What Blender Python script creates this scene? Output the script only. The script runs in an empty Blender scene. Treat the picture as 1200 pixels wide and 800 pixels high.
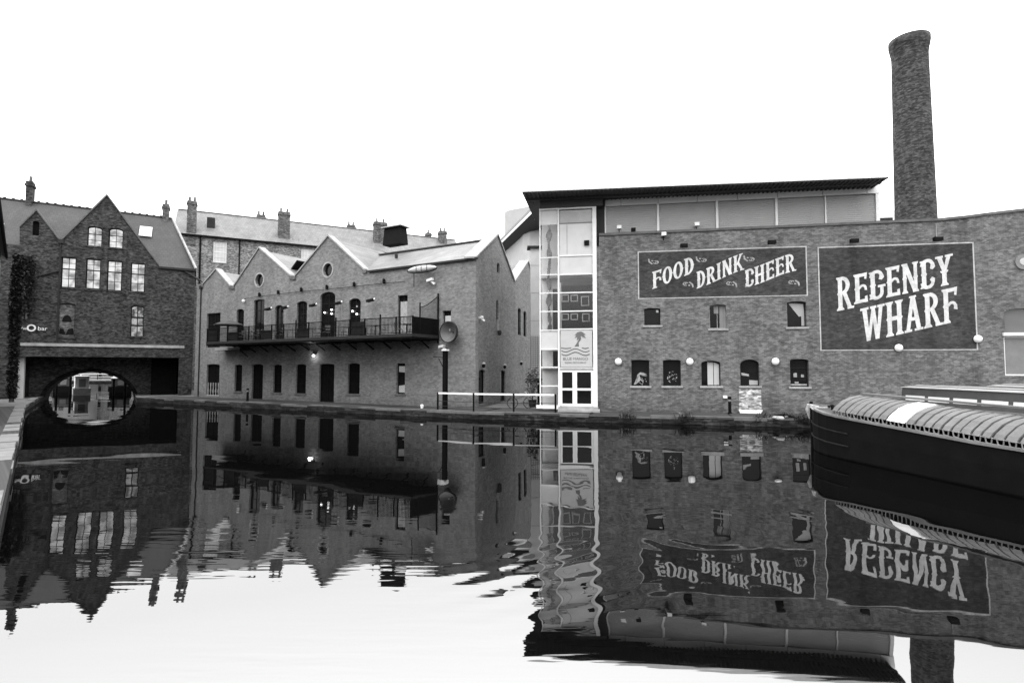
import bpy, bmesh, math, random
from mathutils import Vector, Matrix
from mathutils.geometry import tessellate_polygon
random.seed(7)
R_ = math.radians
sc = bpy.context.scene
C = sc.collection

# ------------------------------------------------------------------ camera, sky, sun, exposure
F, CX, CY, HZ, H = 640.0, 600.0, 400.0, 432.0, 2.9     # measured on the 1200 x 800 photograph
TILT = math.atan((HZ - CY) / F)
cam = bpy.data.cameras.new('camera'); cam.sensor_width = 36; cam.lens = 36 * F / 1200
cam.clip_start = 0.05; cam.clip_end = 3000
co = bpy.data.objects.new('camera', cam); C.objects.link(co)
co.location = (0, 0, H); co.rotation_euler = (math.pi / 2 + TILT, 0, 0)
sc.camera = co

SUN_EL, SUN_AZ = R_(58), R_(205)       # azimuth clockwise from +Y; behind the camera, a little left
w = bpy.data.worlds.new('World'); sc.world = w; w.use_nodes = True
nt = w.node_tree; nt.nodes.clear()
sky = nt.nodes.new('ShaderNodeTexSky'); sky.sky_type = 'NISHITA'; sky.sun_disc = False
sky.sun_elevation = SUN_EL; sky.sun_rotation = SUN_AZ; sky.dust_density = 4
bw = nt.nodes.new('ShaderNodeRGBToBW')
mx = nt.nodes.new('ShaderNodeMix'); mx.data_type = 'FLOAT'
mx.inputs[0].default_value = 0.93      # mostly even cloud cover, brighter overhead
wtc = nt.nodes.new('ShaderNodeTexCoord'); wsx = nt.nodes.new('ShaderNodeSeparateXYZ'); nt.links.new(wtc.outputs['Generated'], wsx.inputs[0])
wmr = nt.nodes.new('ShaderNodeMapRange'); wmr.interpolation_type = 'SMOOTHSTEP'
for _i, _v in ((1, .02), (2, .20), (3, 1.4), (4, 7.5)): wmr.inputs[_i].default_value = _v     # low sky darkened in place of surrounding buildings
wml = nt.nodes.new('ShaderNodeMath'); wml.operation = 'MULTIPLY_ADD'; wml.inputs[1].default_value = 13.5; wml.use_clamp = False
wmx = nt.nodes.new('ShaderNodeMath'); wmx.operation = 'MAXIMUM'; wmx.inputs[1].default_value = 0
nt.links.new(wsx.outputs[2], wmr.inputs[0]); nt.links.new(wsx.outputs[2], wmx.inputs[0]); nt.links.new(wmx.outputs[0], wml.inputs[0])
nt.links.new(wmr.outputs[0], wml.inputs[2]); nt.links.new(wml.outputs[0], mx.inputs[3])
bg = nt.nodes.new('ShaderNodeBackground'); bg.inputs[1].default_value = 0.15
wo = nt.nodes.new('ShaderNodeOutputWorld')
nt.links.new(sky.outputs[0], bw.inputs[0]); nt.links.new(bw.outputs[0], mx.inputs[2])
nt.links.new(mx.outputs[0], bg.inputs[0]); nt.links.new(bg.outputs[0], wo.inputs[0])

sd = bpy.data.lights.new('sun', 'SUN'); sd.energy = 0.5; sd.angle = R_(25); sd.color = (1, 1, 1)
so = bpy.data.objects.new('sun', sd); C.objects.link(so)
sv = Vector((math.sin(SUN_AZ) * math.cos(SUN_EL), math.cos(SUN_AZ) * math.cos(SUN_EL), math.sin(SUN_EL)))
so.rotation_euler = sv.to_track_quat('Z', 'Y').to_euler(); so.location = (0, 0, 60)

vs = sc.view_settings
vs.view_transform = 'Standard'; vs.look = 'None'; vs.gamma = 1; vs.use_curve_mapping = False
vs.exposure = 0.95
sc.cycles.caustics_reflective = False; sc.cycles.caustics_refractive = False

# ------------------------------------------------------------------ measuring helpers
_ct, _st = math.cos(TILT), math.sin(TILT)
def ray(px, py):
    u = (px - CX) / F; v = (CY - py) / F
    f = _ct - v * _st
    return u / f, (_st + v * _ct) / f          # X and Z per metre of Y
def on_z(px, py, z):
    dx, dz = ray(px, py); t = (z - H) / dz
    return Vector((dx * t, t, z))
def at_y(px, py, Y):
    dx, dz = ray(px, py)
    return Vector((dx * Y, Y, H + dz * Y))

class Fr:
    """vertical facade frame: x along the facade (to the right), y into the building, z up"""
    def __init__(s, O, d):
        s.O = Vector((O[0], O[1])); s.u = Vector((d[0], d[1])).normalized()
        s.n = Vector((-s.u.y, s.u.x)); s.ang = math.atan2(s.u.y, s.u.x)
    def hit(s, px, py, d=0.0):
        dx, dz = ray(px, py); r = Vector((dx, 1))
        t = (d + s.O.dot(s.n)) / r.dot(s.n)
        return (r * t - s.O).dot(s.u), H + dz * t
    def w(s, x, d, z):
        p = s.O + s.u * x + s.n * d
        return Vector((p.x, p.y, z))
    def loc(s, P):
        q = Vector((P[0], P[1])) - s.O
        return q.dot(s.u), q.dot(s.n)
    def box(s, x0, y0, x1, y1, d=0.0):
        """pixel box -> s0, z0, s1, z1"""
        xm, ym = (x0 + x1) / 2, (y0 + y1) / 2
        return s.hit(x0, ym, d)[0], s.hit(xm, y1, d)[1], s.hit(x1, ym, d)[0], s.hit(xm, y0, d)[1]

# ------------------------------------------------------------------ mesh builder
class MB:
    def __init__(s): s.v = []; s.f = []
    def add(s, vs, fs):
        o = len(s.v); s.v += [tuple(p) for p in vs]; s.f += [tuple(i + o for i in f) for f in fs]; return s
    def quad(s, a, b, c, d): return s.add([a, b, c, d], [(0, 1, 2, 3)])
    def face(s, pts): return s.add(pts, [tuple(range(len(pts)))])
    def box(s, x0, x1, y0, y1, z0, z1):
        v = [(x, y, z) for z in (z0, z1) for y in (y0, y1) for x in (x0, x1)]
        return s.add(v, [(0, 1, 3, 2), (4, 5, 7, 6), (0, 1, 5, 4), (2, 3, 7, 6), (0, 2, 6, 4), (1, 3, 7, 5)])
    def obox(s, P, Q, wd, ht, up=(0, 0, 1)):
        """box beam from P to Q"""
        P, Q = Vector(P), Vector(Q); d = (Q - P).normalized(); up = Vector(up)
        if abs(d.dot(up)) > .98: up = Vector((1, 0, 0))
        a = d.cross(up).normalized(); b = a.cross(d)
        v = []
        for E in (P, Q):
            for i, j in ((-1, -1), (1, -1), (1, 1), (-1, 1)):
                v.append(E + a * (i * wd / 2) + b * (j * ht / 2))
        return s.add(v, [(0, 1, 2, 3), (4, 5, 6, 7), (0, 1, 5, 4), (1, 2, 6, 5), (2, 3, 7, 6), (3, 0, 4, 7)])
    def prism(s, poly, y0, y1):
        """(x,z) polygon extruded along y"""
        n = len(poly)
        v = [(p[0], y0, p[1]) for p in poly] + [(p[0], y1, p[1]) for p in poly]
        tris = tessellate_polygon([[Vector((p[0], p[1], 0)) for p in poly]])
        fs = [tuple(t) for t in tris] + [tuple(i + n for i in t) for t in tris]
        fs += [(i, (i + 1) % n, (i + 1) % n + n, i + n) for i in range(n)]
        return s.add(v, fs)
    def hprism(s, poly, z0, z1):
        """(x,y) polygon extruded along z"""
        n = len(poly)
        v = [(p[0], p[1], z0) for p in poly] + [(p[0], p[1], z1) for p in poly]
        tris = tessellate_polygon([[Vector((p[0], p[1], 0)) for p in poly]])
        fs = [tuple(t) for t in tris] + [tuple(i + n for i in t) for t in tris]
        fs += [(i, (i + 1) % n, (i + 1) % n + n, i + n) for i in range(n)]
        return s.add(v, fs)
    def holed(s, outer, holes, y, rev, conv=None, thick=0):
        """wall skin with openings, reveals `rev` deep"""
        conv = conv or (lambda a, d, z: (a, d, z))
        polys = [outer] + holes
        flat = [p for pl in polys for p in pl]
        tris = tessellate_polygon([[Vector((p[0], p[1], 0)) for p in pl] for pl in polys])
        s.add([conv(p[0], y, p[1]) for p in flat], [tuple(t) for t in tris])
        for hl in holes:
            n = len(hl)
            s.add([conv(p[0], y, p[1]) for p in hl] + [conv(p[0], y + rev, p[1]) for p in hl],
                  [(i, (i + 1) % n, (i + 1) % n + n, i + n) for i in range(n)])
        if thick:
            n = len(outer)
            s.add([conv(p[0], y, p[1]) for p in outer] + [conv(p[0], y + thick, p[1]) for p in outer],
                  [(i, (i + 1) % n, (i + 1) % n + n, i + n) for i in range(n)])
        return s
    def tube(s, pts, r, n=8, cap=True):
        pts = [Vector(p) for p in pts]; rs = r if isinstance(r, (list, tuple)) else [r] * len(pts)
        v = []; fs = []; ref = None
        for i, p in enumerate(pts):
            d = (pts[min(i + 1, len(pts) - 1)] - pts[max(i - 1, 0)]).normalized()
            if ref is None: ref = Vector((0, 0, 1)) if abs(d.z) < .9 else Vector((1, 0, 0))
            a = d.cross(ref).normalized(); b = a.cross(d).normalized()
            for k in range(n):
                t = 2 * math.pi * k / n
                v.append(p + (a * math.cos(t) + b * math.sin(t)) * rs[i])
        for i in range(len(pts) - 1):
            for k in range(n):
                fs.append((i * n + k, i * n + (k + 1) % n, (i + 1) * n + (k + 1) % n, (i + 1) * n + k))
        if cap: fs += [tuple(range(n)), tuple(range((len(pts) - 1) * n, len(pts) * n))]
        return s.add(v, fs)
    def lathe(s, prof, n=24, c=(0, 0, 0), axis='z', cap=True):
        v = []; fs = []
        for r, h in prof:
            for k in range(n):
                t = 2 * math.pi * k / n
                if axis == 'z': v.append((c[0] + r * math.cos(t), c[1] + r * math.sin(t), c[2] + h))
                else: v.append((c[0] + r * math.cos(t), c[1] + h, c[2] + r * math.sin(t)))
        for i in range(len(prof) - 1):
            for k in range(n):
                fs.append((i * n + k, i * n + (k + 1) % n, (i + 1) * n + (k + 1) % n, (i + 1) * n + k))
        if cap: fs += [tuple(range(n)), tuple(range((len(prof) - 1) * n, len(prof) * n))]
        return s.add(v, fs)
    def build(s, name, m, parent=None, smooth=False, loc=None, rz=0):
        me = bpy.data.meshes.new(name); me.from_pydata(s.v, [], s.f); me.update()
        bm = bmesh.new(); bm.from_mesh(me); bmesh.ops.recalc_face_normals(bm, faces=bm.faces); bm.to_mesh(me); bm.free()
        if smooth:
            for p in me.polygons: p.use_smooth = True
        o = bpy.data.objects.new(name, me); C.objects.link(o)
        if m: me.materials.append(M[m])
        if parent: o.parent = parent
        if loc is not None: o.location = loc
        if rz: o.rotation_euler = (0, 0, rz)
        return o

def tag(o, label, cat, group=None):
    o['label'] = label; o['category'] = cat
    if group: o['group'] = group
    return o
def thing(name, label, cat, loc=(0, 0, 0), rz=0, group=None):
    o = bpy.data.objects.new(name, None); C.objects.link(o)
    o.empty_display_size = .3; o.location = loc; o.rotation_euler = (0, 0, rz)
    return tag(o, label, cat, group)
def struct(o): o['kind'] = 'structure'; return o
def dup(root, loc, rz=0, label=None):
    r = root.copy(); C.objects.link(r); r.location = loc; r.rotation_euler = (0, 0, rz)
    if label: r['label'] = label
    for ch in list(root.children):
        c = ch.copy(); C.objects.link(c); c.parent = r
        for g in ch.children:
            d = g.copy(); C.objects.link(d); d.parent = c
    return r

# ------------------------------------------------------------------ materials (the photograph is black and white)
M = {}
def base(name, rough=.8, spec=.3):
    m = bpy.data.materials.new(name); m.use_nodes = True; M[name] = m
    t = m.node_tree; p = t.nodes['Principled BSDF']
    p.inputs['Roughness'].default_value = rough; p.inputs['Specular IOR Level'].default_value = spec
    return m, t, p
def nn(t, k, **kw):
    n = t.nodes.new(k)
    for a, b in kw.items(): setattr(n, a, b)
    return n
def g4(v): return (v, v, v, 1)
def noise(t, vec, scale, detail=4, rough=.6):
    n = nn(t, 'ShaderNodeTexNoise'); n.inputs['Scale'].default_value = scale
    n.inputs['Detail'].default_value = detail; n.inputs['Roughness'].default_value = rough
    t.links.new(vec, n.inputs['Vector']); return n.outputs['Fac']
def ramp(t, fac, a, b, pa=.3, pb=.7):
    r = nn(t, 'ShaderNodeMapRange'); r.inputs[1].default_value = pa; r.inputs[2].default_value = pb
    r.inputs[3].default_value = a; r.inputs[4].default_value = b
    t.links.new(fac, r.inputs[0]); return r.outputs[0]
def mul(t, a, b, op='MULTIPLY'):
    n = nn(t, 'ShaderNodeMath', operation=op)
    for i, x in enumerate((a, b)):
        if isinstance(x, (int, float)): n.inputs[i].default_value = x
        else: t.links.new(x, n.inputs[i])
    return n.outputs[0]
def plain(name, v, rough=.7, var=.15, scale=3.0, spec=.3, fine=40, bump=0.0, metal=0):
    m, t, p = base(name, rough, spec)
    tc = nn(t, 'ShaderNodeTexCoord').outputs['Object']
    f = mul(t, ramp(t, noise(t, tc, scale), 1 - var, 1 + var), ramp(t, noise(t, tc, fine, 2), 1 - var * .6, 1 + var * .6))
    t.links.new(mul(t, f, v), p.inputs['Base Color'])
    p.inputs['Metallic'].default_value = metal
    if bump:
        b = nn(t, 'ShaderNodeBump'); b.inputs['Strength'].default_value = bump; b.inputs['Distance'].default_value = .02
        t.links.new(noise(t, tc, fine, 3), b.inputs['Height']); t.links.new(b.outputs[0], p.inputs['Normal'])
    return m
def brick(name, c1, c2, mortar, bw_=.23, rh=.077, ms=.010, blotch=.28, cyl=0, speck=.35, stain=.5):
    m, t, p = base(name, .9, .15)
    tc = nn(t, 'ShaderNodeTexCoord').outputs['Object']
    sx = nn(t, 'ShaderNodeSeparateXYZ'); t.links.new(tc, sx.inputs[0])
    if cyl:
        a = mul(t, mul(t, sx.outputs[1], sx.outputs[0], 'ARCTAN2'), cyl)
    else:
        a = mul(t, sx.outputs[0], sx.outputs[1], 'ADD')
    cb = nn(t, 'ShaderNodeCombineXYZ'); t.links.new(a, cb.inputs[0]); t.links.new(sx.outputs[2], cb.inputs[1])
    uv = cb.outputs[0]
    b = nn(t, 'ShaderNodeTexBrick'); b.offset = .5
    b.inputs['Scale'].default_value = 1; b.inputs['Brick Width'].default_value = bw_; b.inputs['Row Height'].default_value = rh
    b.inputs['Mortar Size'].default_value = ms; b.inputs['Mortar Smooth'].default_value = .3; b.inputs['Bias'].default_value = -.1
    b.inputs['Color1'].default_value = g4(c1); b.inputs['Color2'].default_value = g4(c2); b.inputs['Mortar'].default_value = g4(mortar)
    t.links.new(uv, b.inputs['Vector'])
    # single odd bricks, lighter or burnt
    def cells(w_, h_, amp):
        mp = nn(t, 'ShaderNodeMapping'); mp.inputs['Scale'].default_value = (1 / w_, 1 / h_, 1); t.links.new(uv, mp.inputs[0])
        vo = nn(t, 'ShaderNodeTexVoronoi'); vo.inputs['Scale'].default_value = 1; t.links.new(mp.outputs[0], vo.inputs['Vector'])
        bwv = nn(t, 'ShaderNodeRGBToBW'); t.links.new(vo.outputs['Color'], bwv.inputs[0])
        return ramp(t, bwv.outputs[0], 1 - amp, 1 + amp, .22, .78)
    f = mul(t, cells(.24, .085, speck), cells(.13, .10, speck * .45))
    f = mul(t, f, ramp(t, noise(t, uv, .45, 5, .65), 1 - blotch, 1 + blotch))
    f = mul(t, f, ramp(t, noise(t, uv, 2.4, 5, .75), 1 - blotch * .5, 1 + blotch * .5))
    # damp and soot streaks running down
    mp2 = nn(t, 'ShaderNodeMapping'); mp2.inputs['Scale'].default_value = (1.1, .16, 1); t.links.new(uv, mp2.inputs[0])
    f = mul(t, f, ramp(t, noise(t, mp2.outputs[0], 1, 4), 1 - stain, 1.05, .3, .52))
    # damp foot of the wall, with an uneven upper edge
    dz_ = mul(t, sx.outputs[2], mul(t, noise(t, uv, .9, 3), 1.6), 'SUBTRACT')
    f = mul(t, f, ramp(t, dz_, .66, 1.0, -.6, .55)) if not cyl else f
    cbw = nn(t, 'ShaderNodeRGBToBW'); t.links.new(b.outputs['Color'], cbw.inputs[0])
    t.links.new(mul(t, cbw.outputs[0], f), p.inputs['Base Color'])
    bp = nn(t, 'ShaderNodeBump'); bp.inputs['Strength'].default_value = .5; bp.inputs['Distance'].default_value = .01
    t.links.new(mul(t, 1.0, b.outputs['Fac'], 'SUBTRACT'), bp.inputs['Height']); t.links.new(bp.outputs[0], p.inputs['Normal'])
    return m
def slate(name, v, rough=.45, row=.25, var=.2):
    m, t, p = base(name, rough, .5)
    tc = nn(t, 'ShaderNodeTexCoord').outputs['Object']
    sx = nn(t, 'ShaderNodeSeparateXYZ'); t.links.new(tc, sx.inputs[0])
    cb = nn(t, 'ShaderNodeCombineXYZ'); t.links.new(sx.outputs[0], cb.inputs[0])
    t.links.new(mul(t, sx.outputs[2], 1.3), cb.inputs[1])
    b = nn(t, 'ShaderNodeTexBrick'); b.inputs['Scale'].default_value = 1
    b.inputs['Brick Width'].default_value = .3; b.inputs['Row Height'].default_value = row; b.inputs['Mortar Size'].default_value = .012
    b.inputs['Color1'].default_value = g4(v * .85); b.inputs['Color2'].default_value = g4(v * 1.12); b.inputs['Mortar'].default_value = g4(v * .45)
    t.links.new(cb.outputs[0], b.inputs['Vector'])
    cbw = nn(t, 'ShaderNodeRGBToBW'); t.links.new(b.outputs['Color'], cbw.inputs[0])
    f = mul(t, ramp(t, noise(t, tc, .8, 5), 1 - var, 1 + var), ramp(t, noise(t, tc, 9, 3), 1 - var * .6, 1 + var * .6))
    t.links.new(mul(t, cbw.outputs[0], f), p.inputs['Base Color'])
    return m

brick('brick_wharf', .086, .114, .122, ms=.013, blotch=.22, speck=.29, stain=.28)
brick('brick_terrace', .130, .154, .165, blotch=.10, speck=.18, stain=.16)
brick('brick_soot', .028, .042, .040, blotch=.26, speck=.55, stain=.30)
brick('brick_house', .13, .18, .16, blotch=.16, speck=.5, stain=.2)
brick('brick_chimney', .037, .056, .044, cyl=1.2, blotch=.18, speck=.5, stain=.35)
brick('brick_stack', .075, .115, .085, blotch=.16, speck=.45, stain=.3)
brick('brick_infill', .24, .36, .25, blotch=.25, speck=.6, stain=.1)
brick('brick_canal', .018, .036, .012, bw_=.5, rh=.16, ms=.02, blotch=.5, speck=.6, stain=.5)
brick('paint_sign', .034, .046, .040, blotch=.24, speck=.26, stain=.30)
brick('paving', .065, .095, .045, bw_=.6, rh=.4, ms=.02, blotch=.3, speck=.25, stain=0)
slate('slate_pale', .096, .6, .42, .3); slate('slate_mid', .082, .65, .42, .3); slate('slate_dark', .026, .75, .36, .3)
plain('stone', 0.25, .85, .25, 2, bump=.2); plain('kerb_stone', .11, .9, .25, 2, bump=.2); plain('stone_dark', 0.085, .85, .3, 2, bump=.2)
plain('coping', 0.23, .8, .25, 2.5, bump=.15)
plain('ground', 0.1, .95, .25, .6, bump=.3)
plain('white_paint', 0.62, .5, .06, 4); plain('white_metal', 0.6, .35, .05, 4)
plain('cream', 0.42, .7, .08, 1.2); plain('pale_panel', 0.66, .45, .05, .8)
plain('frost', 0.42, .3, .10, .9, spec=.5)
plain('frost_dim', 0.26, .3, .15, .9, spec=.5)
plain('shutter', 0.32, .5, .05, 1.2); plain('grey_metal', 0.15, .5, .12, 2)
plain('dark_metal', .02, .6, .2, 3, spec=.12); plain('black', .006, .7, .2, 3, spec=.06); plain('black_paint', 0.004, .55, .25, 2.0, spec=.04)
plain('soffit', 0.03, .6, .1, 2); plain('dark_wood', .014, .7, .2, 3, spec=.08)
plain('letter', 0.46, .8, .22, 1.8, fine=9); plain('letter_border', .34, .85, .25, 2.5, fine=9); plain('parasol_cloth', .04, .9, .15, 3); plain('letter_worn', 0.24, .85, .35, 5)
plain('canvas', .10, .8, .18, 1.6, fine=12, bump=.2); plain('canvas_white', 0.62, .7, .05, 2); plain('canvas_dark', .012, .9, .2, 2)
plain('gunwale', 0.13, .6, .25, 2); plain('rope', 0.28, .9, .2, 10); plain('mesh_net', 0.05, .9, .2, 6)
plain('leaf', 0.009, .7, .5, 1.5, fine=8); plain('bark', .05, .9, .2, 4); plain('leaf_dry', .09, .8, .4, 3)
plain('dish', 0.11, .55, .25, 1.5); plain('roof_light', 0.26, .5, .1, 1.0); plain('cabin', .06, .4, .2, 1.5)
plain('far_wall', 0.22, .8, .15, .4); plain('room', 0.55, .9, .1, 1); plain('skin_sculpture', 0.16, .4, .5, 5, fine=14)
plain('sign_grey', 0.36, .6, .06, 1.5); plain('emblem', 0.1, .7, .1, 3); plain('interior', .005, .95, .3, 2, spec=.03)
plain('curtain', 0.24, .8, .25, 6)
def glass_dark(name, v=.006, spec=.22):
    m, t, p = base(name, .06, spec); p.inputs['Base Color'].default_value = g4(v)
    tc = nn(t, 'ShaderNodeTexCoord').outputs['Object']
    b = nn(t, 'ShaderNodeBump'); b.inputs['Strength'].default_value = .08; b.inputs['Distance'].default_value = .05
    t.links.new(noise(t, tc, 1.6, 1), b.inputs['Height']); t.links.new(b.outputs[0], p.inputs['Normal'])
glass_dark('glass'); glass_dark('glass_shine', .10, .9)
def glass_clear():
    m = bpy.data.materials.new('glass_clear'); m.use_nodes = True; M['glass_clear'] = m
    t = m.node_tree; t.nodes.clear()
    o = nn(t, 'ShaderNodeOutputMaterial'); tr = nn(t, 'ShaderNodeBsdfTransparent'); gl = nn(t, 'ShaderNodeBsdfGlossy')
    gl.inputs['Roughness'].default_value = .02; tr.inputs[0].default_value = g4(.9)
    fr = nn(t, 'ShaderNodeFresnel'); fr.inputs[0].default_value = 1.45
    mxs = nn(t, 'ShaderNodeMixShader'); t.links.new(fr.outputs[0], mxs.inputs[0])
    t.links.new(tr.outputs[0], mxs.inputs[1]); t.links.new(gl.outputs[0], mxs.inputs[2]); t.links.new(mxs.outputs[0], o.inputs[0])
glass_clear()
def lit(name, lo, hi, sc_):
    m, t, p = base(name, .15, .5)
    tc = nn(t, 'ShaderNodeTexCoord').outputs['Object']
    t.links.new(ramp(t, noise(t, tc, sc_, 2), lo, hi, .38, .62), p.inputs['Emission Strength'])
    p.inputs['Emission Color'].default_value = g4(1); p.inputs['Base Color'].default_value = g4(.03)
lit('lit_pane', .10, .42, 1.3); lit('lit_dim', .01, .22, 2.6); lit('bulb', 2.5, 3, 1); lit('globe', .12, .16, 3)
def see_through(name, fac):
    t = M[name].node_tree; p = t.nodes['Principled BSDF']; p.inputs['Alpha'].default_value = fac
see_through('mesh_net', .45)
M['globe'].node_tree.nodes['Principled BSDF'].inputs['Base Color'].default_value = g4(.5)

def water_mat():
    m = bpy.data.materials.new('water'); m.use_nodes = True; M['water'] = m
    t = m.node_tree; t.nodes.clear()
    o = nn(t, 'ShaderNodeOutputMaterial'); gl = nn(t, 'ShaderNodeBsdfGlossy'); df = nn(t, 'ShaderNodeBsdfDiffuse')
    df.inputs[0].default_value = g4(.0012); gl.inputs['Roughness'].default_value = .012; gl.inputs[0].default_value = g4(1)
    tc = nn(t, 'ShaderNodeTexCoord').outputs['Object']
    # calm film with a few long low swells and a patch of ring ripples
    mp = nn(t, 'ShaderNodeMapping'); mp.inputs['Scale'].default_value = (.55, 1.25, 1); mp.inputs['Rotation'].default_value = (0, 0, R_(-14))
    t.links.new(tc, mp.inputs[0])
    n1 = noise(t, mp.outputs[0], 1.05, 2, .4)
    n2 = noise(t, mp.outputs[0], .45, 1, .4)
    wv = nn(t, 'ShaderNodeTexWave', wave_type='RINGS', rings_direction='SPHERICAL')
    mp3 = nn(t, 'ShaderNodeMapping'); mp3.inputs['Location'].default_value = (-3.4, -9.8, 0); t.links.new(tc, mp3.inputs[0])
    wv.inputs['Scale'].default_value = .75; wv.inputs['Distortion'].default_value = 1.6; wv.inputs['Detail'].default_value = 1
    t.links.new(mp3.outputs[0], wv.inputs['Vector'])
    ln = nn(t, 'ShaderNodeVectorMath', operation='LENGTH'); t.links.new(mp3.outputs[0], ln.inputs[0])
    ringamp = ramp(t, ln.outputs['Value'], .0006, 0.0, .5, 5.0)
    sx = nn(t, 'ShaderNodeSeparateXYZ'); t.links.new(tc, sx.inputs[0])
    patch = ramp(t, noise(t, tc, .16, 1), .15, 1.0, .40, .62)
    near = ramp(t, sx.outputs[1], 1.0, .05, 7.0, 13.0)
    mp5 = nn(t, 'ShaderNodeMapping'); mp5.inputs['Location'].default_value = (-.5, -8.0, 0); t.links.new(tc, mp5.inputs[0])
    l5 = nn(t, 'ShaderNodeVectorMath', operation='LENGTH'); t.links.new(mp5.outputs[0], l5.inputs[0])
    amp = mul(t, ramp(t, l5.outputs['Value'], .010, 0, .5, 2.3), .0017, 'ADD')
    h = mul(t, mul(t, n1, amp), mul(t, near, patch))
    mp4 = nn(t, 'ShaderNodeMapping'); mp4.inputs['Scale'].default_value = (.5, 3.2, 1); mp4.inputs['Rotation'].default_value = (0, 0, R_(9)); t.links.new(tc, mp4.inputs[0])
    n4 = noise(t, mp4.outputs[0], 1.6, 2, .5)
    p4 = mul(t, ramp(t, noise(t, tc, .23, 1), .25, 1, .40, .55), ramp(t, sx.outputs[0], 1, .12, -1.5, 1.2))
    h = mul(t, h, mul(t, mul(t, n4, .0040), mul(t, p4, near)), 'ADD')
    mp6 = nn(t, 'ShaderNodeMapping'); mp6.inputs['Rotation'].default_value = (0, 0, R_(62)); t.links.new(tc, mp6.inputs[0])
    w6 = nn(t, 'ShaderNodeTexWave'); w6.inputs['Scale'].default_value = .62; w6.inputs['Distortion'].default_value = 2.2; w6.inputs['Detail'].default_value = 1
    t.links.new(mp6.outputs[0], w6.inputs['Vector'])
    h = mul(t, h, mul(t, w6.outputs['Fac'], ramp(t, l5.outputs['Value'], .0042, 0, .5, 2.1)), 'ADD')
    h = mul(t, h, mul(t, n2, .012), 'ADD')
    h = mul(t, h, mul(t, wv.outputs['Fac'], ringamp), 'ADD')
    b = nn(t, 'ShaderNodeBump'); b.inputs['Strength'].default_value = 1; b.inputs['Distance'].default_value = 1
    t.links.new(h, b.inputs['Height'])
    t.links.new(b.outputs[0], gl.inputs['Normal'])
    lw = nn(t, 'ShaderNodeFresnel'); lw.inputs[0].default_value = 1.7
    t.links.new(b.outputs[0], lw.inputs['Normal'])
    fac = ramp(t, lw.outputs[0], .255, .46, .20, .80)
    ms = nn(t, 'ShaderNodeMixShader'); t.links.new(fac, ms.inputs[0]); t.links.new(df.outputs[0], ms.inputs[1]); t.links.new(gl.outputs[0], ms.inputs[2])
    t.links.new(ms.outputs[0], o.inputs[0])
water_mat()

# ------------------------------------------------------------------ facade frames
GZ = 0.4                                             # towpath level above the water
TF = Fr((-2.3, 34.4), (1, -.58))                     # gabled terrace front, origin at its right corner
RF = Fr((5.0, 32.3), (1, -.16))                      # wharf building front
LF = Fr((-30.7, 52.0), (1, .58))                     # building over the tunnel
HF = Fr((-37.8, 64.0), (1, .5))                      # tall house behind
EDIR = Vector((.25, .968))                           # direction of the terrace's gabled end wall
EF = Fr((-2.3, 34.4), EDIR)

# ------------------------------------------------------------------ ground, water, banks
edge_px = [(160, 471), (240, 475.3), (300, 478.6), (360, 481.6), (440, 485.8), (500, 488.3), (560, 491), (690, 495), (800, 497.3), (860, 499), (940, 501)]
edge = [on_z(x, y, 0).xy for x, y in edge_px] + [Vector((20.5, 27.3)), Vector((45, 23.6))]
def arch_pt(px): s, z = LF.hit(px, 466, 5.0); return s
AS0, AS1 = arch_pt(51.5), arch_pt(157)
A0 = LF.w(AS0, 5.0, 0).xy; A1 = LF.w(AS1, 5.0, 0).xy
B0 = LF.w(AS0, 6.9, 0).xy; B1 = LF.w(AS1, 6.9, 0).xy
lb = [Vector((-.46 - .875 * y, y)) for y in (-6, 0, 7.7, 20, 37.2)]
left_in = LF.w(LF.hit(33, 474)[0], 0, 0).xy
basin = lb + [Vector((-40.2, 46.5)), A0, B0, Vector((-98, 112)), Vector((-62, 135)), Vector((-52, 84)), B1, A1] + edge + [Vector((45, -6))]
g = MB()
big = [Vector((-900, -300)), Vector((900, -300)), Vector((900, 1200)), Vector((-900, 1200))]
polys = [[Vector((p.x, p.y, 0)) for p in big], [Vector((p.x, p.y, 0)) for p in basin]]
tr = tessellate_polygon(polys); fl = [p for pl in polys for p in pl]
g.add([(p.x, p.y, GZ) for p in fl], [tuple(t) for t in tr])
struct(g.build('ground', 'ground'))
wt = MB(); wt.quad((-140, -40, 0), (80, -40, 0), (80, 160, 0), (-140, 160, 0))
struct(wt.build('water', 'water'))
# canal walls (vertical faces round the basin)
cw = MB(); n = len(basin)
for i in range(n):
    a, b = basin[i], basin[(i + 1) % n]
    cw.quad((a.x, a.y, -1), (b.x, b.y, -1), (b.x, b.y, GZ - .05), (a.x, a.y, GZ - .05))
struct(cw.build('canal_wall', 'brick_canal'))
def strip(path, off, z0, z1, name, mat, seg=None):
    """kerb of separate stones following a path; off = width to the left of travel"""
    mb = MB()
    for a, b in zip(path[:-1], path[1:]):
        d = (b - a); L = d.length; d = d.normalized(); nrm = Vector((-d.y, d.x)) * off
        k = max(1, int(L / (seg or 1.2))) if seg else 1
        for i in range(k):
            p = a + d * (L * i / k + (.008 if seg else 0)); q = a + d * (L * (i + 1) / k - (.008 if seg else 0))
            dz = random.uniform(-.03, .02) if seg else 0; e = Vector((0, 0))
            if seg: e = nrm.normalized() * random.uniform(-.035, .035)
            mb.hprism([p - e, q - e, q + nrm, p + nrm], z0, z1 + dz)
    return struct(mb.build(name, mat))
strip(edge, .42, GZ - .12, GZ + .03, 'canal_kerb', 'stone_dark', 1.3)
strip(lb[1:] + [Vector((-40.2, 46.5)), A0], .5, GZ - .14, GZ + .03, 'towpath_kerb', 'kerb_stone', 1.5)
strip(edge, 3.2, GZ, GZ + .012, 'towpath', 'paving')
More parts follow.
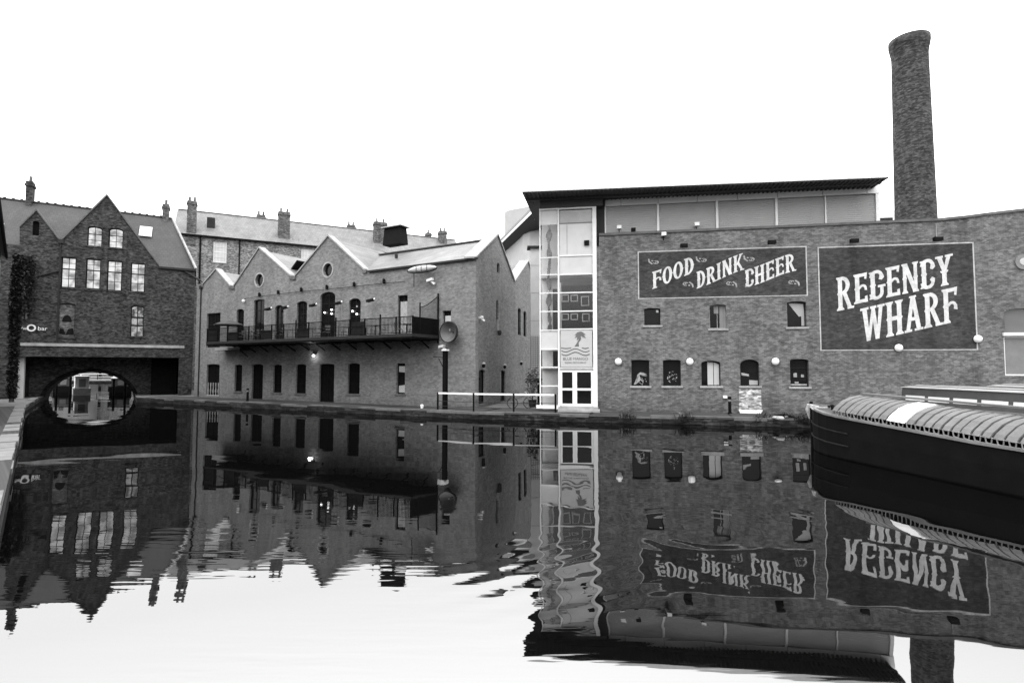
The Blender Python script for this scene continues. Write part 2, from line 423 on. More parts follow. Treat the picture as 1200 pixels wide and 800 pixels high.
pv = MB(); wl = [p + Vector((-5.5, -4.8)) for p in lb]
for a, b, c, d in zip(lb[:-1], lb[1:], wl[1:], wl[:-1]):
    pv.face([(a.x, a.y, GZ + .008), (b.x, b.y, GZ + .008), (c.x, c.y, GZ + .008), (d.x, d.y, GZ + .008)])
struct(pv.build('towpath', 'paving'))

# ------------------------------------------------------------------ openings
def opening(fr, b, d=0.0, conv=None):
    """b = (x0,y0,x1,y1,arch_px) -> polygon in (s,z) plus its box"""
    s0, z0, s1, z1 = fr.box(*b[:4], d=d)
    ar = b[4] if len(b) > 4 else 0
    if ar <= 0: return [(s0, z0), (s1, z0), (s1, z1), (s0, z1)], (s0, z0, s1, z1, 0)
    rise = (z1 - z0) * ar / (b[3] - b[1]); pts = [(s0, z0), (s1, z0)]
    cxs = (s0 + s1) / 2; hw = (s1 - s0) / 2
    for k in range(9):
        a = math.pi * k / 8
        pts.append((cxs + hw * math.cos(a), z1 - rise + rise * math.sin(a)))
    return pts, (s0, z0, s1, z1, rise)
def oculus(fr, x, y, rw, rh):
    s0, z0, s1, z1 = fr.box(x - rw, y - rh, x + rw, y + rh)
    cs, cz = (s0 + s1) / 2, (z0 + z1) / 2; r = (z1 - z0) / 2
    return [(cs + r * math.cos(2 * math.pi * k / 20), cz + r * math.sin(2 * math.pi * k / 20)) for k in range(20)], (cs - r, cz - r, cs + r, cz + r, 0)
def window(parent, poly, b, dep, frame_m='dark_wood', pane_m='glass', cols=2, rows=3, bar=.03, fw=.06, name='window', sill=None, rowpos=None, conv=None, arch=None):
    s0, z0, s1, z1, rise = b
    cv = conv or (lambda a, d, z: (a, d, z))
    fm = MB(); n = len(poly); cs, cz = (s0 + s1) / 2, (z0 + z1) / 2
    def ins(p, k):
        return (p[0] + (k if p[0] < cs - .01 else -k if p[0] > cs + .01 else 0), p[1] + (k if p[1] < cz else -k))
    inner = [ins(p, fw) for p in poly]
    for i in range(n):
        j = (i + 1) % n
        a, b_, c, d = poly[i], poly[j], inner[j], inner[i]
        q = [cv(a[0], dep - .05, a[1]), cv(b_[0], dep - .05, b_[1]), cv(c[0], dep - .05, c[1]), cv(d[0], dep - .05, d[1])]
        q2 = [cv(c[0], dep + .01, c[1]), cv(d[0], dep + .01, d[1])]
        fm.add(q + q2, [(0, 1, 2, 3), (2, 3, 5, 4)])
    for i in range(1, cols):
        x = s0 + (s1 - s0) * i / cols
        fm.box(x - bar / 2, x + bar / 2, dep - .035, dep - .004, z0 + fw * .5, z1 - fw * .5 - rise * .1) if not conv else None
    for zf, k in [(i / rows, 1) for i in range(1, rows)] if rowpos is None else rowpos:
        z = z0 + (z1 - z0) * zf
        if not conv: fm.box(s0 + fw * .5, s1 - fw * .5, dep - .04, dep - .006, z - bar * k / 2, z + bar * k / 2)
    f = fm.build(name, frame_m, parent)
    pm = MB(); pm.face([cv(p[0], dep, p[1]) for p in poly]); pm.build('pane', pane_m, f)
    if arch: am = MB(); lintel(am, b, arch[0], arch[1]); am.build('brick_arch', arch[2], f)
    if sill:
        sm = MB()
        if conv: sm.face([cv(s0 - .08, -.05, z0), cv(s1 + .08, -.05, z0), cv(s1 + .08, -.05, z0 - .1), cv(s0 - .08, -.05, z0 - .1)])
        else: sm.box(s0 - .1, s1 + .1, -.07, dep - .055, z0 - .11, z0 - .002)
        sm.build('sill', sill, f)
    return f
def lintel(mb, b, h=.14, y=-.012):
    s0, z0, s1, z1, rise = b
    cs, hw = (s0 + s1) / 2, (s1 - s0) / 2
    top = []; bot = []
    for k in range(9):
        a = math.pi * (1 - k / 8)
        bot.append((cs + hw * math.cos(a), z1 - rise + (rise * math.sin(a) if rise else 0) + .002))
        top.append((cs + (hw + .1) * math.cos(a), z1 - rise + (rise * math.sin(a) if rise else 0) + h))
    mb.prism(bot + top[::-1], y, .05)

# ------------------------------------------------------------------ lettering (drawn by hand, slab letters with spurs)
def _stem(x, y0, y1, w_=.17, spur=True, lean=0.0):
    ym = (y0 + y1) / 2; h = w_ / 2
    L = [(-h * 1.75, y0), (-h * 1.75, y0 + .035), (-h, y0 + .10)]
    if spur: L += [(-h, ym - .05), (-h * 1.45, ym), (-h, ym + .05)]
    L += [(-h, y1 - .10), (-h * 1.75, y1 - .035), (-h * 1.75, y1)]
    P = L + [(-a, b) for a, b in reversed(L)]
    return [(x + a + lean * (b - y0), b) for a, b in P]
def _bar(x0, y0, x1, y1, t): return [(x0, y0 - t / 2), (x1, y1 - t / 2), (x1, y1 + t / 2), (x0, y0 + t / 2)]
def _diag(x0, y0, x1, y1, w_): return [(x0 - w_ / 2, y0), (x0 + w_ / 2, y0), (x1 + w_ / 2, y1), (x1 - w_ / 2, y1)]
def _arc(cx, cy, rx, ry, a0, a1, t, ty=None, n=12):
    ty = ty or t * .8; o = []; i = []
    for k in range(n + 1):
        a = R_(a0 + (a1 - a0) * k / n)
        o.append((cx + rx * math.cos(a), cy + ry * math.sin(a))); i.append((cx + (rx - t) * math.cos(a), cy + (ry - ty) * math.sin(a)))
    return o + i[::-1]
def _foot(x, y, w_, h=.06): return [(x - w_, y), (x + w_, y), (x + w_ * .6, y + h), (x - w_ * .6, y + h)]
def glyph(c):
    S = .17
    if c == 'F': return .60, [_stem(.17, 0, 1), _bar(.2, .94, .55, .94, .11), [(.48, .78), (.56, .76), (.60, 1.0), (.50, 1.0)], _arc(.38, .48, .17, .13, 0, 180, .1), [(.45, .38), (.58, .34), (.57, .50), (.46, .5)]]
    if c == 'E': return .60, [_stem(.17, 0, 1), _bar(.2, .94, .53, .94, .11), [(.46, .80), (.54, .78), (.58, 1.0), (.48, 1.0)], _arc(.38, .50, .16, .12, 0, 180, .1), [(.46, .42), (.56, .40), (.54, .52), (.46, .52)], _bar(.2, .06, .53, .06, .11), [(.46, .2), (.56, .22), (.58, 0), (.48, 0)]]
    if c == 'O': return .62, [_arc(.31, .5, .29, .5, 0, 360, .17, .11, 28), [(-.03, .5), (.04, .45), (.04, .55)], [(.65, .5), (.58, .45), (.58, .55)]]
    if c == 'D': return .62, [_stem(.17, 0, 1), _arc(.24, .5, .35, .5, -90, 90, .17, .11, 16), [(.64, .5), (.57, .45), (.57, .55)]]
    if c == 'R': return .66, [_stem(.17, 0, 1), _arc(.24, .73, .32, .27, -90, 90, .16, .1, 14), [(.26, .5), (.42, .5), (.62, .06), (.46, .06)], [(.45, 0), (.70, 0), (.72, .07), (.44, .07)]]
    if c == 'I': return .34, [_stem(.17, 0, 1)]
    if c == 'N': return .70, [_stem(.14, 0, 1, .13), _stem(.56, 0, 1, .13), _diag(.54, .02, .16, .98, .17)]
    if c == 'K': return .68, [_stem(.17, 0, 1), [(.22, .40), (.34, .40), (.60, .97), (.47, .97)], [(.26, .52), (.38, .6), (.66, .05), (.52, .05)], [(.42, .94), (.66, .94), (.66, 1), (.42, 1)], [(.48, 0), (.74, 0), (.74, .07), (.48, .07)]]
    if c == 'C': return .58, [_stem(.16, 0.04, .96, S), _arc(.29, .78, .27, .22, 12, 180, .13, .11), _arc(.29, .22, .27, .22, 180, 348, .13, .11), [(.40, .66), (.50, .62), (.60, .70), (.56, .84), (.44, .82)], [(.38, .30), (.47, .38), (.58, .32), (.56, .18), (.44, .20)]]
    if c == 'G': return .62, [_stem(.16, 0.04, .96, S), _arc(.30, .78, .27, .22, 12, 180, .13, .11), _arc(.30, .22, .28, .22, 180, 360, .14, .11), [(.40, .68), (.52, .64), (.62, .72), (.57, .84), (.44, .82)], [(.45, .20), (.58, .20), (.58, .44), (.45, .44)], _bar(.36, .44, .66, .44, .08)]
    if c == 'H': return .68, [_stem(.16, 0, 1), _stem(.53, 0, 1), _bar(.2, .5, .5, .5, .12)]
    if c == 'Y': return .66, [_stem(.33, 0, .5, S, False), [(.06, .96), (.24, .96), (.42, .44), (.27, .44)], [(.44, .96), (.60, .96), (.41, .46), (.29, .46)], [(0, .93), (.3, .93), (.3, 1), (0, 1)], [(.38, .93), (.68, .93), (.68, 1), (.38, 1)]]
    if c == 'W': return .92, [[(.08, .95), (.25, .95), (.36, .02), (.22, .02)], [(.44, .95), (.56, .95), (.36, .02), (.24, .02)], [(.42, .95), (.56, .95), (.70, .02), (.56, .02)], [(.72, .95), (.86, .95), (.70, .02), (.58, .02)], [(0, .93), (.32, .93), (.32, 1), (0, 1)], [(.38, .93), (.62, .93), (.62, 1), (.38, 1)], [(.66, .93), (.94, .93), (.94, 1), (.66, 1)]]
    if c == 'A': return .68, [[(.06, .04), (.20, .04), (.40, 1), (.26, 1)], [(.46, .04), (.62, .04), (.42, 1), (.27, 1)], _bar(.16, .36, .52, .36, .1), [(0, 0), (.28, 0), (.28, .07), (0, .07)], [(.38, 0), (.70, 0), (.70, .07), (.38, .07)], [(.2, .98), (.48, .98), (.46, 1.03), (.22, 1.03)]]
    return .4, []
def word(txt, x0, x1, z_of, h_of, y, parent, mat, first_big=0.0):
    """letters between s=x0 and s=x1; baseline z_of(t), height h_of(t), t in 0..1"""
    gs = [glyph(c) for c in txt]; tot = sum(a for a, _ in gs) + .03 * (len(gs) - 1)
    k = (x1 - x0) / tot; x = 0; mb = MB(); layer = 0
    for i, (wd, pl) in enumerate(gs):
        for p in pl:
            layer = (layer + 1) % 7
            pts = []
            for a, b in p:
                t = (x + a) / tot
                hh = h_of(t) * (1 + (first_big if i == 0 else 0)); zz = z_of(t) - (first_big * h_of(t) * .8 if i == 0 else 0)
                pts.append((x0 + (x + a) * k, zz + b * hh))
            mb.prism(pts, y - .004 - .0022 * layer, y)
        x += wd + .03
    return mb.build('lettering', mat, parent)
def text_mesh(txt, size, name, mat, parent, loc, ext=.006, align='CENTER'):
    cu = bpy.data.curves.new(name, 'FONT'); cu.body = txt; cu.size = size; cu.extrude = ext; cu.align_x = align; cu.resolution_u = 3
    tmp = bpy.data.objects.new(name + '_curve', cu); C.objects.link(tmp)
    bpy.context.view_layer.update()
    me = bpy.data.meshes.new_from_object(tmp.evaluated_get(bpy.context.evaluated_depsgraph_get()))
    bpy.data.objects.remove(tmp); bpy.data.curves.remove(cu)
    me.transform(Matrix.Translation(loc) @ Matrix.Rotation(math.pi / 2, 4, 'X'))
    me.materials.clear(); me.materials.append(M[mat])
    o = bpy.data.objects.new(name, me); C.objects.link(o); o.parent = parent
    return o

# ================================================================== WHARF BUILDING (right)
rb = thing('brick_building', 'broad wharf building of mottled brick with glass entrance bay, shuttered top storey and flat roof', 'building', (RF.O.x, RF.O.y, 0), RF.ang)
sR0 = RF.hit(703, 400)[0]
rtop = [(703, 276), (760, 273.5), (940, 265.5), (1100, 258.5), (1130, 255.5), (1165, 251), (1200, 247)]
rt = [RF.hit(*p) for p in rtop]; rt[0] = (sR0, rt[0][1]); rt.append((rt[-1][0] + 9, rt[-1][1] + .9))
outline = [(sR0, GZ - .3)] + [(rt[-1][0], GZ - .3)] + rt[::-1]
R_up = [(755, 361, 774, 381, 1), (831.5, 357, 851, 385, 1.4), (922.5, 353, 945, 383, 1.6)]
R_lo = [(740, 421.5, 761, 452, 1.3), (777, 421.5, 798, 452, 1.0), (822, 422.5, 844.5, 452, 3), (867.5, 421, 890, 452, 6), (926, 420.5, 948, 453, 1.8)]
ops = [opening(RF, b) for b in R_up + R_lo]
big_op = opening(RF, (1177, 361, 1222, 391, 4)); low_op = opening(RF, (1177, 394, 1222, 440))
wm = MB(); wm.holed(outline, [o[0] for o in ops] + [big_op[0], low_op[0]], 0, .24, thick=.36)
wm.build('wall', 'brick_wharf', rb)
lm = MB()
s_, z_ = RF.hit(1102, 444); 
arch = []
for k in range(13):
    a = math.pi * k / 12; arch.append((s_ + .75 * math.cos(a), z_ + .9 * math.sin(a)))
for k in range(12, -1, -1):
    a = math.pi * k / 12; arch.append((s_ + .58 * math.cos(a), z_ + .74 * math.sin(a)))
lm.prism(arch, -.01, .05)
lm.build('brick_arch', 'brick_wharf', rb)
styles = [dict(cols=1, rows=1), dict(cols=2, rows=1), dict(cols=1, rows=1), dict(cols=1, rows=1), dict(cols=1, rows=1), dict(cols=3, rows=1), dict(cols=1, rows=1), dict(cols=1, rows=3)]
for o, st in zip(ops, styles):
    f = window(rb, o[0], o[1], .22, 'stone' if st['cols'] == 2 else 'dark_wood', 'glass', sill='stone', fw=.05, arch=(.14, -.012, 'brick_wharf'), **st)
# what stands behind the lower panes (drawn back curtains, shutter, blind)
def inside(parent_i, polys, mat, name, dep=.214):
    s0, z0, s1, z1, r = ops[parent_i][1]
    for p in polys:
        mb = MB(); mb.prism([(s0 + a * (s1 - s0), z0 + b * (z1 - z0)) for a, b in p], dep - .02, dep); mb.build(name, mat, rb)
inside(3, [[(.14, .05), (.24, .05), (.33, .42), (.5, .52), (.7, .50), (.9, .42), (.9, .36), (.7, .42), (.55, .40), (.60, .22), (.54, .22), (.46, .42), (.3, .3)]], 'curtain', 'curtain')
def posy(i, x, z, r, n, mat):
    s0, z0, s1, z1, _ = ops[i][1]; mb = MB(); cx = s0 + x * (s1 - s0); cz = z0 + z * (z1 - z0)
    for k in range(n):
        a = random.uniform(0, 6.28); q = r * math.sqrt(random.random()); c = Vector((cx + q * math.cos(a), .17 + random.uniform(-.03, .03), cz + q * 1.1 * math.sin(a)))
        d = Vector((random.uniform(-1, 1), random.uniform(-.5, .5), random.uniform(-1, 1))).normalized() * random.uniform(.03, .07); e = Vector((-d.z, 0, d.x)) * .5
        mb.face([c - d, c + e, c + d, c - e])
    return mb.build('flowers', mat, rb)
posy(4, .52, .34, .3, 34, 'curtain'); posy(3, .62, .2, .22, 14, 'curtain')
inside(5, [[(.34, .03), (.97, .03), (.97, .85), (.72, .93), (.34, .95)]], 'sign_grey', 'shutter')
inside(6, [[(.5, .02), (.95, .02), (.95, .2), (.5, .22)], [(.1, .5), (.5, .44), (.5, .36), (.1, .4)]], 'stone', 'blind')
inside(7, [[(.24, .34), (.42, .34), (.42, .5), (.24, .48)], [(.64, .34), (.8, .34), (.8, .44), (.64, .44)], [(.05, .04), (.95, .04), (.95, .1), (.05, .1)], [(.3, .12), (.5, .12), (.5, .18), (.3, .18)]], 'curtain', 'blind')
inside(2, [[(.12, .95), (.5, .93), (.92, .9), (.95, .42), (.66, .42)], [(.8, .05), (.95, .05), (.95, .44), (.8, .44)]], 'frost_dim', 'blind')
inside(1, [[(.3, .64), (.58, .64), (.58, .95), (.3, .96)], [(.64, .03), (.95, .03), (.95, .92), (.64, .95)]], 'grey_metal', 'blind')
inside(0, [[(.76, .76), (.9, .76), (.9, .9), (.76, .9)]], 'white_paint', 'light_fitting')
f = window(rb, big_op[0], big_op[1], .2, 'white_metal', 'glass_shine', 1, 1, fw=.04)
mb = MB(); s0, z0, s1, z1, _ = low_op[1]; mb.box(s0 - .05, s1 + .05, -.10, .19, z1 + .03, z1 + .2); mb.build('sill', 'white_paint', f)
f = window(rb, low_op[0], low_op[1], .10, 'white_metal', 'grey_metal', 1, 1, fw=.07, name='window_panel')
# walled up doorway under the arched window
s0, z0, s1, z1 = RF.box(866, 456, 892, 480); mb = MB(); mb.box(s0, s1, -.02, .1, z0, z1); mb.build('door_infill', 'brick_infill', rb)
s0, z0, s1, z1 = RF.box(865, 480, 893, 486); mb = MB(); mb.prism([(s0, z1), (s1, z1), (s1 - .12, z0), (s0 + .12, z0)], -.16, .1); mb.build('door_step', 'white_paint', rb)
# coping, parapet top
cp = MB()
for a, b in zip(rt[:-1], rt[1:]):
    cp.prism([(a[0], a[1] - .02), (b[0], b[1] - .02), (b[0], b[1] + .12), (a[0], a[1] + .12)], -.07, .42)
cp.build('coping', 'stone_dark', rb)
# upper storey
PD = .55
pz0 = 10.3
pS0, pS1 = RF.hit(708, 250, PD)[0], RF.hit(1029, 240, PD)[0]
zt0 = RF.hit(708, 242.5, PD)[1]; zt1 = RF.hit(1027, 227, PD)[1]
def zsh(s): return zt0 + (zt1 - zt0) * (s - pS0) / (pS1 - pS0)
zf0 = RF.hit(708, 235, PD)[1]; zf1 = RF.hit(1030, 213, PD)[1]
def zfa(s): return zf0 + (zf1 - zf0) * (s - pS0) / (pS1 - pS0)
posts = [RF.hit(x, 250, PD)[0] for x in (709, 771, 840, 909.5, 967, 1028)]
for a, b in zip(posts[:-1], posts[1:]):
    mb = MB(); z = pz0; k = 0
    while z < zsh(a) - .05:                                 # ribbed roller shutter
        zz = min(z + .115, zsh(a) - .01)
        mb.quad((a + .05, PD + .02, z), (b - .05, PD + .02, z), (b - .05, PD - .012, z + (zz - z) * .75), (a + .05, PD - .012, z + (zz - z) * .75))
        mb.quad((a + .05, PD - .012, z + (zz - z) * .75), (b - .05, PD - .012, z + (zz - z) * .75), (b - .05, PD + .02, zz), (a + .05, PD + .02, zz))
        z = zz
    mb.build('shutter', 'shutter', rb)
for p, wd in zip(posts, (.12, .13, .13, .13, .07, .18)):
    mb = MB(); mb.box(p - wd / 2, p + wd / 2, PD - .09, PD + .05, pz0, zsh(p)); mb.build('post', 'white_metal', rb)
fp = [RF.hit(x, 228, PD)[0] for x in (709, 727.5, 771, 816.5, 863.5, 910, 963, 1015, 1030)]
for a, b in zip(fp[:-1], fp[1:]):
    mb = MB(); mb.prism([(a + .015, zsh(a)), (b - .015, zsh(b)), (b - .015, zfa(b)), (a + .015, zfa(a))], PD - .11, PD + .04); mb.build('fascia_panel', 'pale_panel', rb)
mb = MB(); mb.box(pS0, pS1, PD + .06, PD + 4.2, pz0 - .4, min(zt0, zt1) + .1)
mb.prism([(pS0, zsh(pS0)), (pS1, zsh(pS1)), (pS1, zfa(pS1)), (pS0, zfa(pS0))], PD + .06, PD + 4.2); mb.build('upper_wall', 'shutter', rb)
# flat parapet roof behind the wall
mb = MB(); mb.box(sR0 + .02, rt[-1][0], .37, 11.5, GZ, 10.2); mb.build('rear_block', 'brick_wharf', rb)
# main roof with ribbed soffit
rl = RF.hit(612, 226, -1.5); rr = RF.hit(1041, 209, -1.1)
ra, rbz = rl[1], rr[1]
xa, xb = rl[0], rr[0]; TH = .16
mb = MB()
v = [(xa, -1.5, ra), (xb, -1.1, rbz), (xb, 5, rbz + .1), (xa, 5, ra + .1)]
mb.add(v + [(x, y, z + TH) for x, y, z in v], [(0, 1, 2, 3), (4, 5, 6, 7), (0, 1, 5, 4), (1, 2, 6, 5), (2, 3, 7, 6), (3, 0, 4, 7)])
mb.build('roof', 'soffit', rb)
mb = MB()
mb.add([(xa - .03, -1.53, ra + TH * .3), (xb + .03, -1.13, rbz + TH * .3), (xb + .03, -1.13, rbz + TH + .03), (xa - .03, -1.53, ra + TH + .03),
        (xa - .03, 5, ra + .1 + TH * .3), (xa - .03, 5, ra + .1 + TH + .03), (xb + .03, 5, rbz + .1 + TH * .3), (xb + .03, 5, rbz + .1 + TH + .03)],
       [(0, 1, 2, 3), (0, 4, 5, 3), (1, 6, 7, 2)])
mb.build('roof_edge', 'white_metal', rb)
mb = MB(); k = 0; x = xa + .1
while x < xb - .1:
    t = (x - xa) / (xb - xa); zz = ra + (rbz - ra) * t; yy = -1.5 + .4 * t
    mb.box(x, x + .09, yy + .05, PD + .1, zz - .05, zz - .003); x += .24
mb.box(xa + .1, xb, -.42, -.2, ra - .14, ra - .052)
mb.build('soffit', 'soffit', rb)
# ------------ glass entrance bay
bd = .10
bx0, bx1 = RF.hit(633, 360, bd)[0], RF.hit(699.5, 360, bd)[0]
bz0 = RF.hit(665, 475.5, bd)[1]; bz1 = RF.hit(665, 245.5, bd)[1]
xm = RF.hit(654.8, 360, bd)[0]; xr = RF.hit(694.8, 360, bd)[0]
mb = MB()
mb.box(xr, bx1, bd - .14, bd + .2, GZ, bz1)                         # broad white jamb
mb.build('bay_jamb', 'white_paint', rb)
mb = MB(); mb.box(bx0 - .04, bx1, bd - .1, bd + .1, bz1, bz1 + .10); mb.build('bay_head', 'pale_panel', rb)
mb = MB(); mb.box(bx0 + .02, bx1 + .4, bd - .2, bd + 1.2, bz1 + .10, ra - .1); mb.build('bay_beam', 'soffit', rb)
mb = MB(); mb.box(bx1 + .001, pS0 + .02, bd + .25, bd + .5, 10.2, ra - .1); mb.build('bay_return', 'dark_metal', rb)
mb = MB(); mb.box(bx1 + .001, sR0 - .001, bd - .06, bd + 2.5, GZ - .2, 10.2); mb.build('brick_return', 'brick_wharf', rb)
mb = MB()
mb.box(xm - .05, xm + .05, bd - .08, bd + .06, bz0, bz1)
mb.box(bx0 - .03, bx0 + .035, bd - .06, bd + .06, bz0, bz1)
rowsR = [299.5, 321.5, 342.8, 364.5, 385.5, 431.5]
for y in rowsR:
    z = RF.hit(675, y, bd)[1]; mb.box(xm + .05, xr, bd - .05, bd + .05, z - .035, z + .035)
rowsL = [302, 322, 343.5, 365, 387, 409.3, 430.2, 452]
for y in rowsL:
    z = RF.hit(643, y, bd)[1]; mb.box(bx0 + .035, xm - .05, bd - .05, bd + .05, z - .03, z + .03)
mb.build('bay_mullion', 'white_metal', rb)
mb = MB(); mb.box(bx0 - .22, xm + .05, bd - .25, bd + .1, bz0 - .17, bz0 + .03); mb.build('bay_sill', 'white_paint', rb)
mb = MB(); s_a = RF.hit(655, 480)[0]; s_b = RF.hit(701, 480)[0]; mb.box(s_a, s_b + .1, -.9, bd, GZ, GZ + .14); mb.box(s_a, s_b, -.45, bd, GZ + .14, bz0 - .02); mb.build('entrance_step', 'stone', rb)
def pane(x0, x1, ya, yb, mat, px=675, dep=None):
    za, zb = RF.hit(px, yb, bd)[1], RF.hit(px, ya, bd)[1]
    mb = MB(); mb.box(x0 + .02, x1 - .02, bd + (dep or 0), bd + (dep or 0) + .012, za + .02, zb - .02); return mb.build('bay_pane', mat, rb)
pane(xm + .05, xr, 246, 299, 'frost'); pane(xm + .05, xr, 300, 321, 'frost')
for a, b in ((322, 342.5), (343, 364), (365, 385)): pane(xm + .05, xr, a, b, 'glass_clear')
pane(bx0, xm - .05, 388, 409, 'frost', 643)
pane(bx0, xm - .05, 246, 264, 'frost', 643)
for a, b in ((264, 302), (302.5, 321.5), (322.5, 343), (344, 364.5), (365.5, 386.5), (410, 430), (430.6, 451.5), (452.5, 474)): pane(bx0, xm - .05, a, b, 'glass_clear', 643)
mb = MB(); zq0 = lambda y: RF.hit(665, y, bd)[1]
mb.box(xm + .05, xr, bd - .012, bd - .001, zq0(262.5), zq0(261.2)); x = RF.hit(664.5, 290, bd)[0]; mb.box(x - .012, x + .012, bd - .0115, bd - .0015, zq0(298), zq0(263)); mb.build('bay_joint', 'grey_metal', rb)
pane(xm + .06, xr - .01, 247, 261, 'frost_dim', 675, -.011)
# room seen through the clear panes
mb = MB(); zq = lambda y: RF.hit(665, y, bd)[1]
mb.box(xm, xr, 2.2, 2.25, GZ, bz1); mb.build('stair_wall', 'room', rb)
mb = MB(); mb.box(bx0 + .04, xm, .95, 1.0, GZ, bz1); mb.build('stair_wall', 'white_paint', rb)
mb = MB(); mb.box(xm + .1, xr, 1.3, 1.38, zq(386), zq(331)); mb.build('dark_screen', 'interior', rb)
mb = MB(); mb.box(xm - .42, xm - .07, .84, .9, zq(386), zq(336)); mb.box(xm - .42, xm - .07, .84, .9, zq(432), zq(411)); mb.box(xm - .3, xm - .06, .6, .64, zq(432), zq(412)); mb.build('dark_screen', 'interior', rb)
mb = MB()
for xx, yy, w2, h2 in ((661, 346.5, 9, 9), (672, 346.5, 9, 8.5), (661, 369, 9, 8), (672, 369, 9, 8), (685, 350, 10, 12), (686, 370, 9, 10)):
    a, za, b, zb = RF.box(xx - w2 / 2, yy - h2 / 2, xx + w2 / 2, yy + h2 / 2, bd)
    for (p, q, r, s) in ((a, b, za, za + .06), (a, b, zb - .06, zb), (a, a + .06, za, zb), (b - .06, b, za, zb)): mb.box(p, q, 1.2, 1.25, r, s)
mb.build('picture_frame', 'white_paint', rb)
# floors inside keep the bay from being a shaft
mb = MB()
for y in (323, 387, 431): mb.box(bx0, xr, .5, 2.2, zq(y) - .06, zq(y) + .1)
mb.build('floor_edge', 'room', rb)
# doors
dz1 = RF.hit(675, 433.5, bd)[1]
dxm = RF.hit(673.6, 455, bd)[0]
for a, b in ((xm + .06, dxm - .005), (dxm + .005, xr - .01)):
    mb = MB(); t = .13
    for (p, q, r, s) in ((a, a + t, bz0, dz1), (b - t, b, bz0, dz1), (a + t, b - t, dz1 - .12, dz1), (a + t, b - t, bz0, bz0 + .14)): mb.box(p, q, bd - .05, bd + .04, r, s)
    d = mb.build('door', 'white_paint', rb)
    mb = MB(); mb.box(a + t, b - t, bd - .012, bd, bz0 + .14, dz1 - .12); mb.build('pane', 'glass', d)
    mb = MB(); mb.box(a + t - .02, b - t + .02, bd - .09, bd - .052, bz0 + .93, bz0 + 1.06); mb.build('push_bar', 'white_metal', d)
# black lamp on the frosted glass
s0, z0, s1, z1 = RF.box(684.5, 282, 690.5, 287.5, bd); mb = MB(); mb.box(s0, s1, bd - .12, bd - .005, z0, z1)
tag(mb.build('floodlight', 'black', None, loc=(RF.O.x, RF.O.y, 0), rz=RF.ang), 'small black square floodlight on the pale upper glass of the entrance bay', 'light')
# hanging sculpture in the left column of the bay
hs = thing('hanging_sculpture', 'tall twisted metal sculpture hanging behind the narrow left panes of the glass bay', 'sculpture', RF.w(RF.hit(643.5, 330, .5)[0], .5, RF.hit(643, 388, .5)[1]), RF.ang)
hl = RF.hit(643, 258, .5)[1] - RF.hit(643, 388, .5)[1]
mb = MB(); pts = []
for k in range(70):
    t = k / 69; a = t * 22; r = .13 + .06 * math.sin(t * 31)
    mb.obox((r * math.cos(a), r * .5 * math.sin(a), t * hl), (-r * math.cos(a + .6), -r * .5 * math.sin(a + .6), t * hl + .12), .05 + .05 * random.random(), .09 + .08 * random.random())
mb.build('ribbon', 'skin_sculpture', hs)
mb = MB(); mb.tube([(0, 0, 0), (0, 0, hl + .5)], .02); mb.build('rod', 'grey_metal', hs)
mb = MB(); mb.lathe([(.0, -.1), (.1, -.06), (.13, .0), (.1, .07), (0, .11)], 12, (.05, -.05, hl * .35)); mb.build('glass_ball', 'white_metal', hs, True)

# restaurant sign over the doors
sg = thing('restaurant_sign', 'pale square sign with palm tree, waves and restaurant name above the white doors', 'sign', (RF.O.x, RF.O.y, 0), RF.ang)
sx0, sz0, sx1, sz1 = RF.box(655.8, 386.3, 694.5, 431, bd)
mb = MB(); mb.box(sx0 + .06, sx1 - .02, bd - .075, bd - .052, sz0 + .045, sz1 - .045); mb.build('board', 'sign_grey', sg)
def S(px, py): return RF.hit(px, py, bd)
yb = bd - .0755
mb = MB()
for j, (yc, seg) in enumerate(((408.3, ((657.5, 669.5), (682, 690))), (410.5, ((658, 691),)), (414.5, ((658, 691),)))):
    for xa_, xb_ in seg:
        top = []; bot = []
        for k in range(25):
            x = xa_ + (xb_ - xa_) * k / 24
            ph = (x - 674.5) / 11.5 * math.pi
            yy = yc - (1.8 * math.cos(ph) if j else -abs(math.sin((x - xa_) / (xb_ - xa_) * math.pi)) * .8 + .8)
            s, z = S(x, yy); top.append((s, z + .035)); bot.append((s, z - .03))
        mb.prism(top + bot[::-1], yb - .006 - .002 * j, yb)
mb.build('wave_emblem', 'emblem', sg)
mb = MB()
tr_ = [S(675.5, 405.5), S(677, 402), S(679, 398), S(680, 393)]
mb.prism([(tr_[0][0] - .12, tr_[0][1] - .03), (tr_[0][0] + .16, tr_[0][1] - .03), (tr_[1][0] + .06, tr_[1][1]), (tr_[2][0] + .05, tr_[2][1]), (tr_[3][0] + .04, tr_[3][1]), (tr_[3][0] - .03, tr_[3][1]), (tr_[2][0] - .04, tr_[2][1]), (tr_[1][0] - .05, tr_[1][1])], yb - .006, yb)
cx_, cz_ = tr_[3]
for j, a in enumerate((200, 165, 130, 95, 55, 20, -20, 235, 265)):
    a = R_(a); L = .36; e = (cx_ + L * math.cos(a), cz_ + L * .8 * math.sin(a) - .06); m_ = (cx_ + .55 * L * math.cos(a), cz_ + .55 * L * math.sin(a) + .03)
    nx, nz = -math.sin(a) * .07, math.cos(a) * .07
    mb.prism([(cx_, cz_), (m_[0] + nx, m_[1] + nz), e, (m_[0] - nx, m_[1] - nz)], yb - .009 - .0015 * j, yb)
mb.build('palm_emblem', 'emblem', sg)
s, z = S(674.5, 421.8); text_mesh('BLUE MANGO', .235, 'lettering', 'emblem', sg, (s, yb - .004, z - .0))
s, z = S(674.5, 425.6); text_mesh('INDIAN RESTAURANT', .13, 'lettering', 'emblem', sg, (s, yb - .004, z - .0))

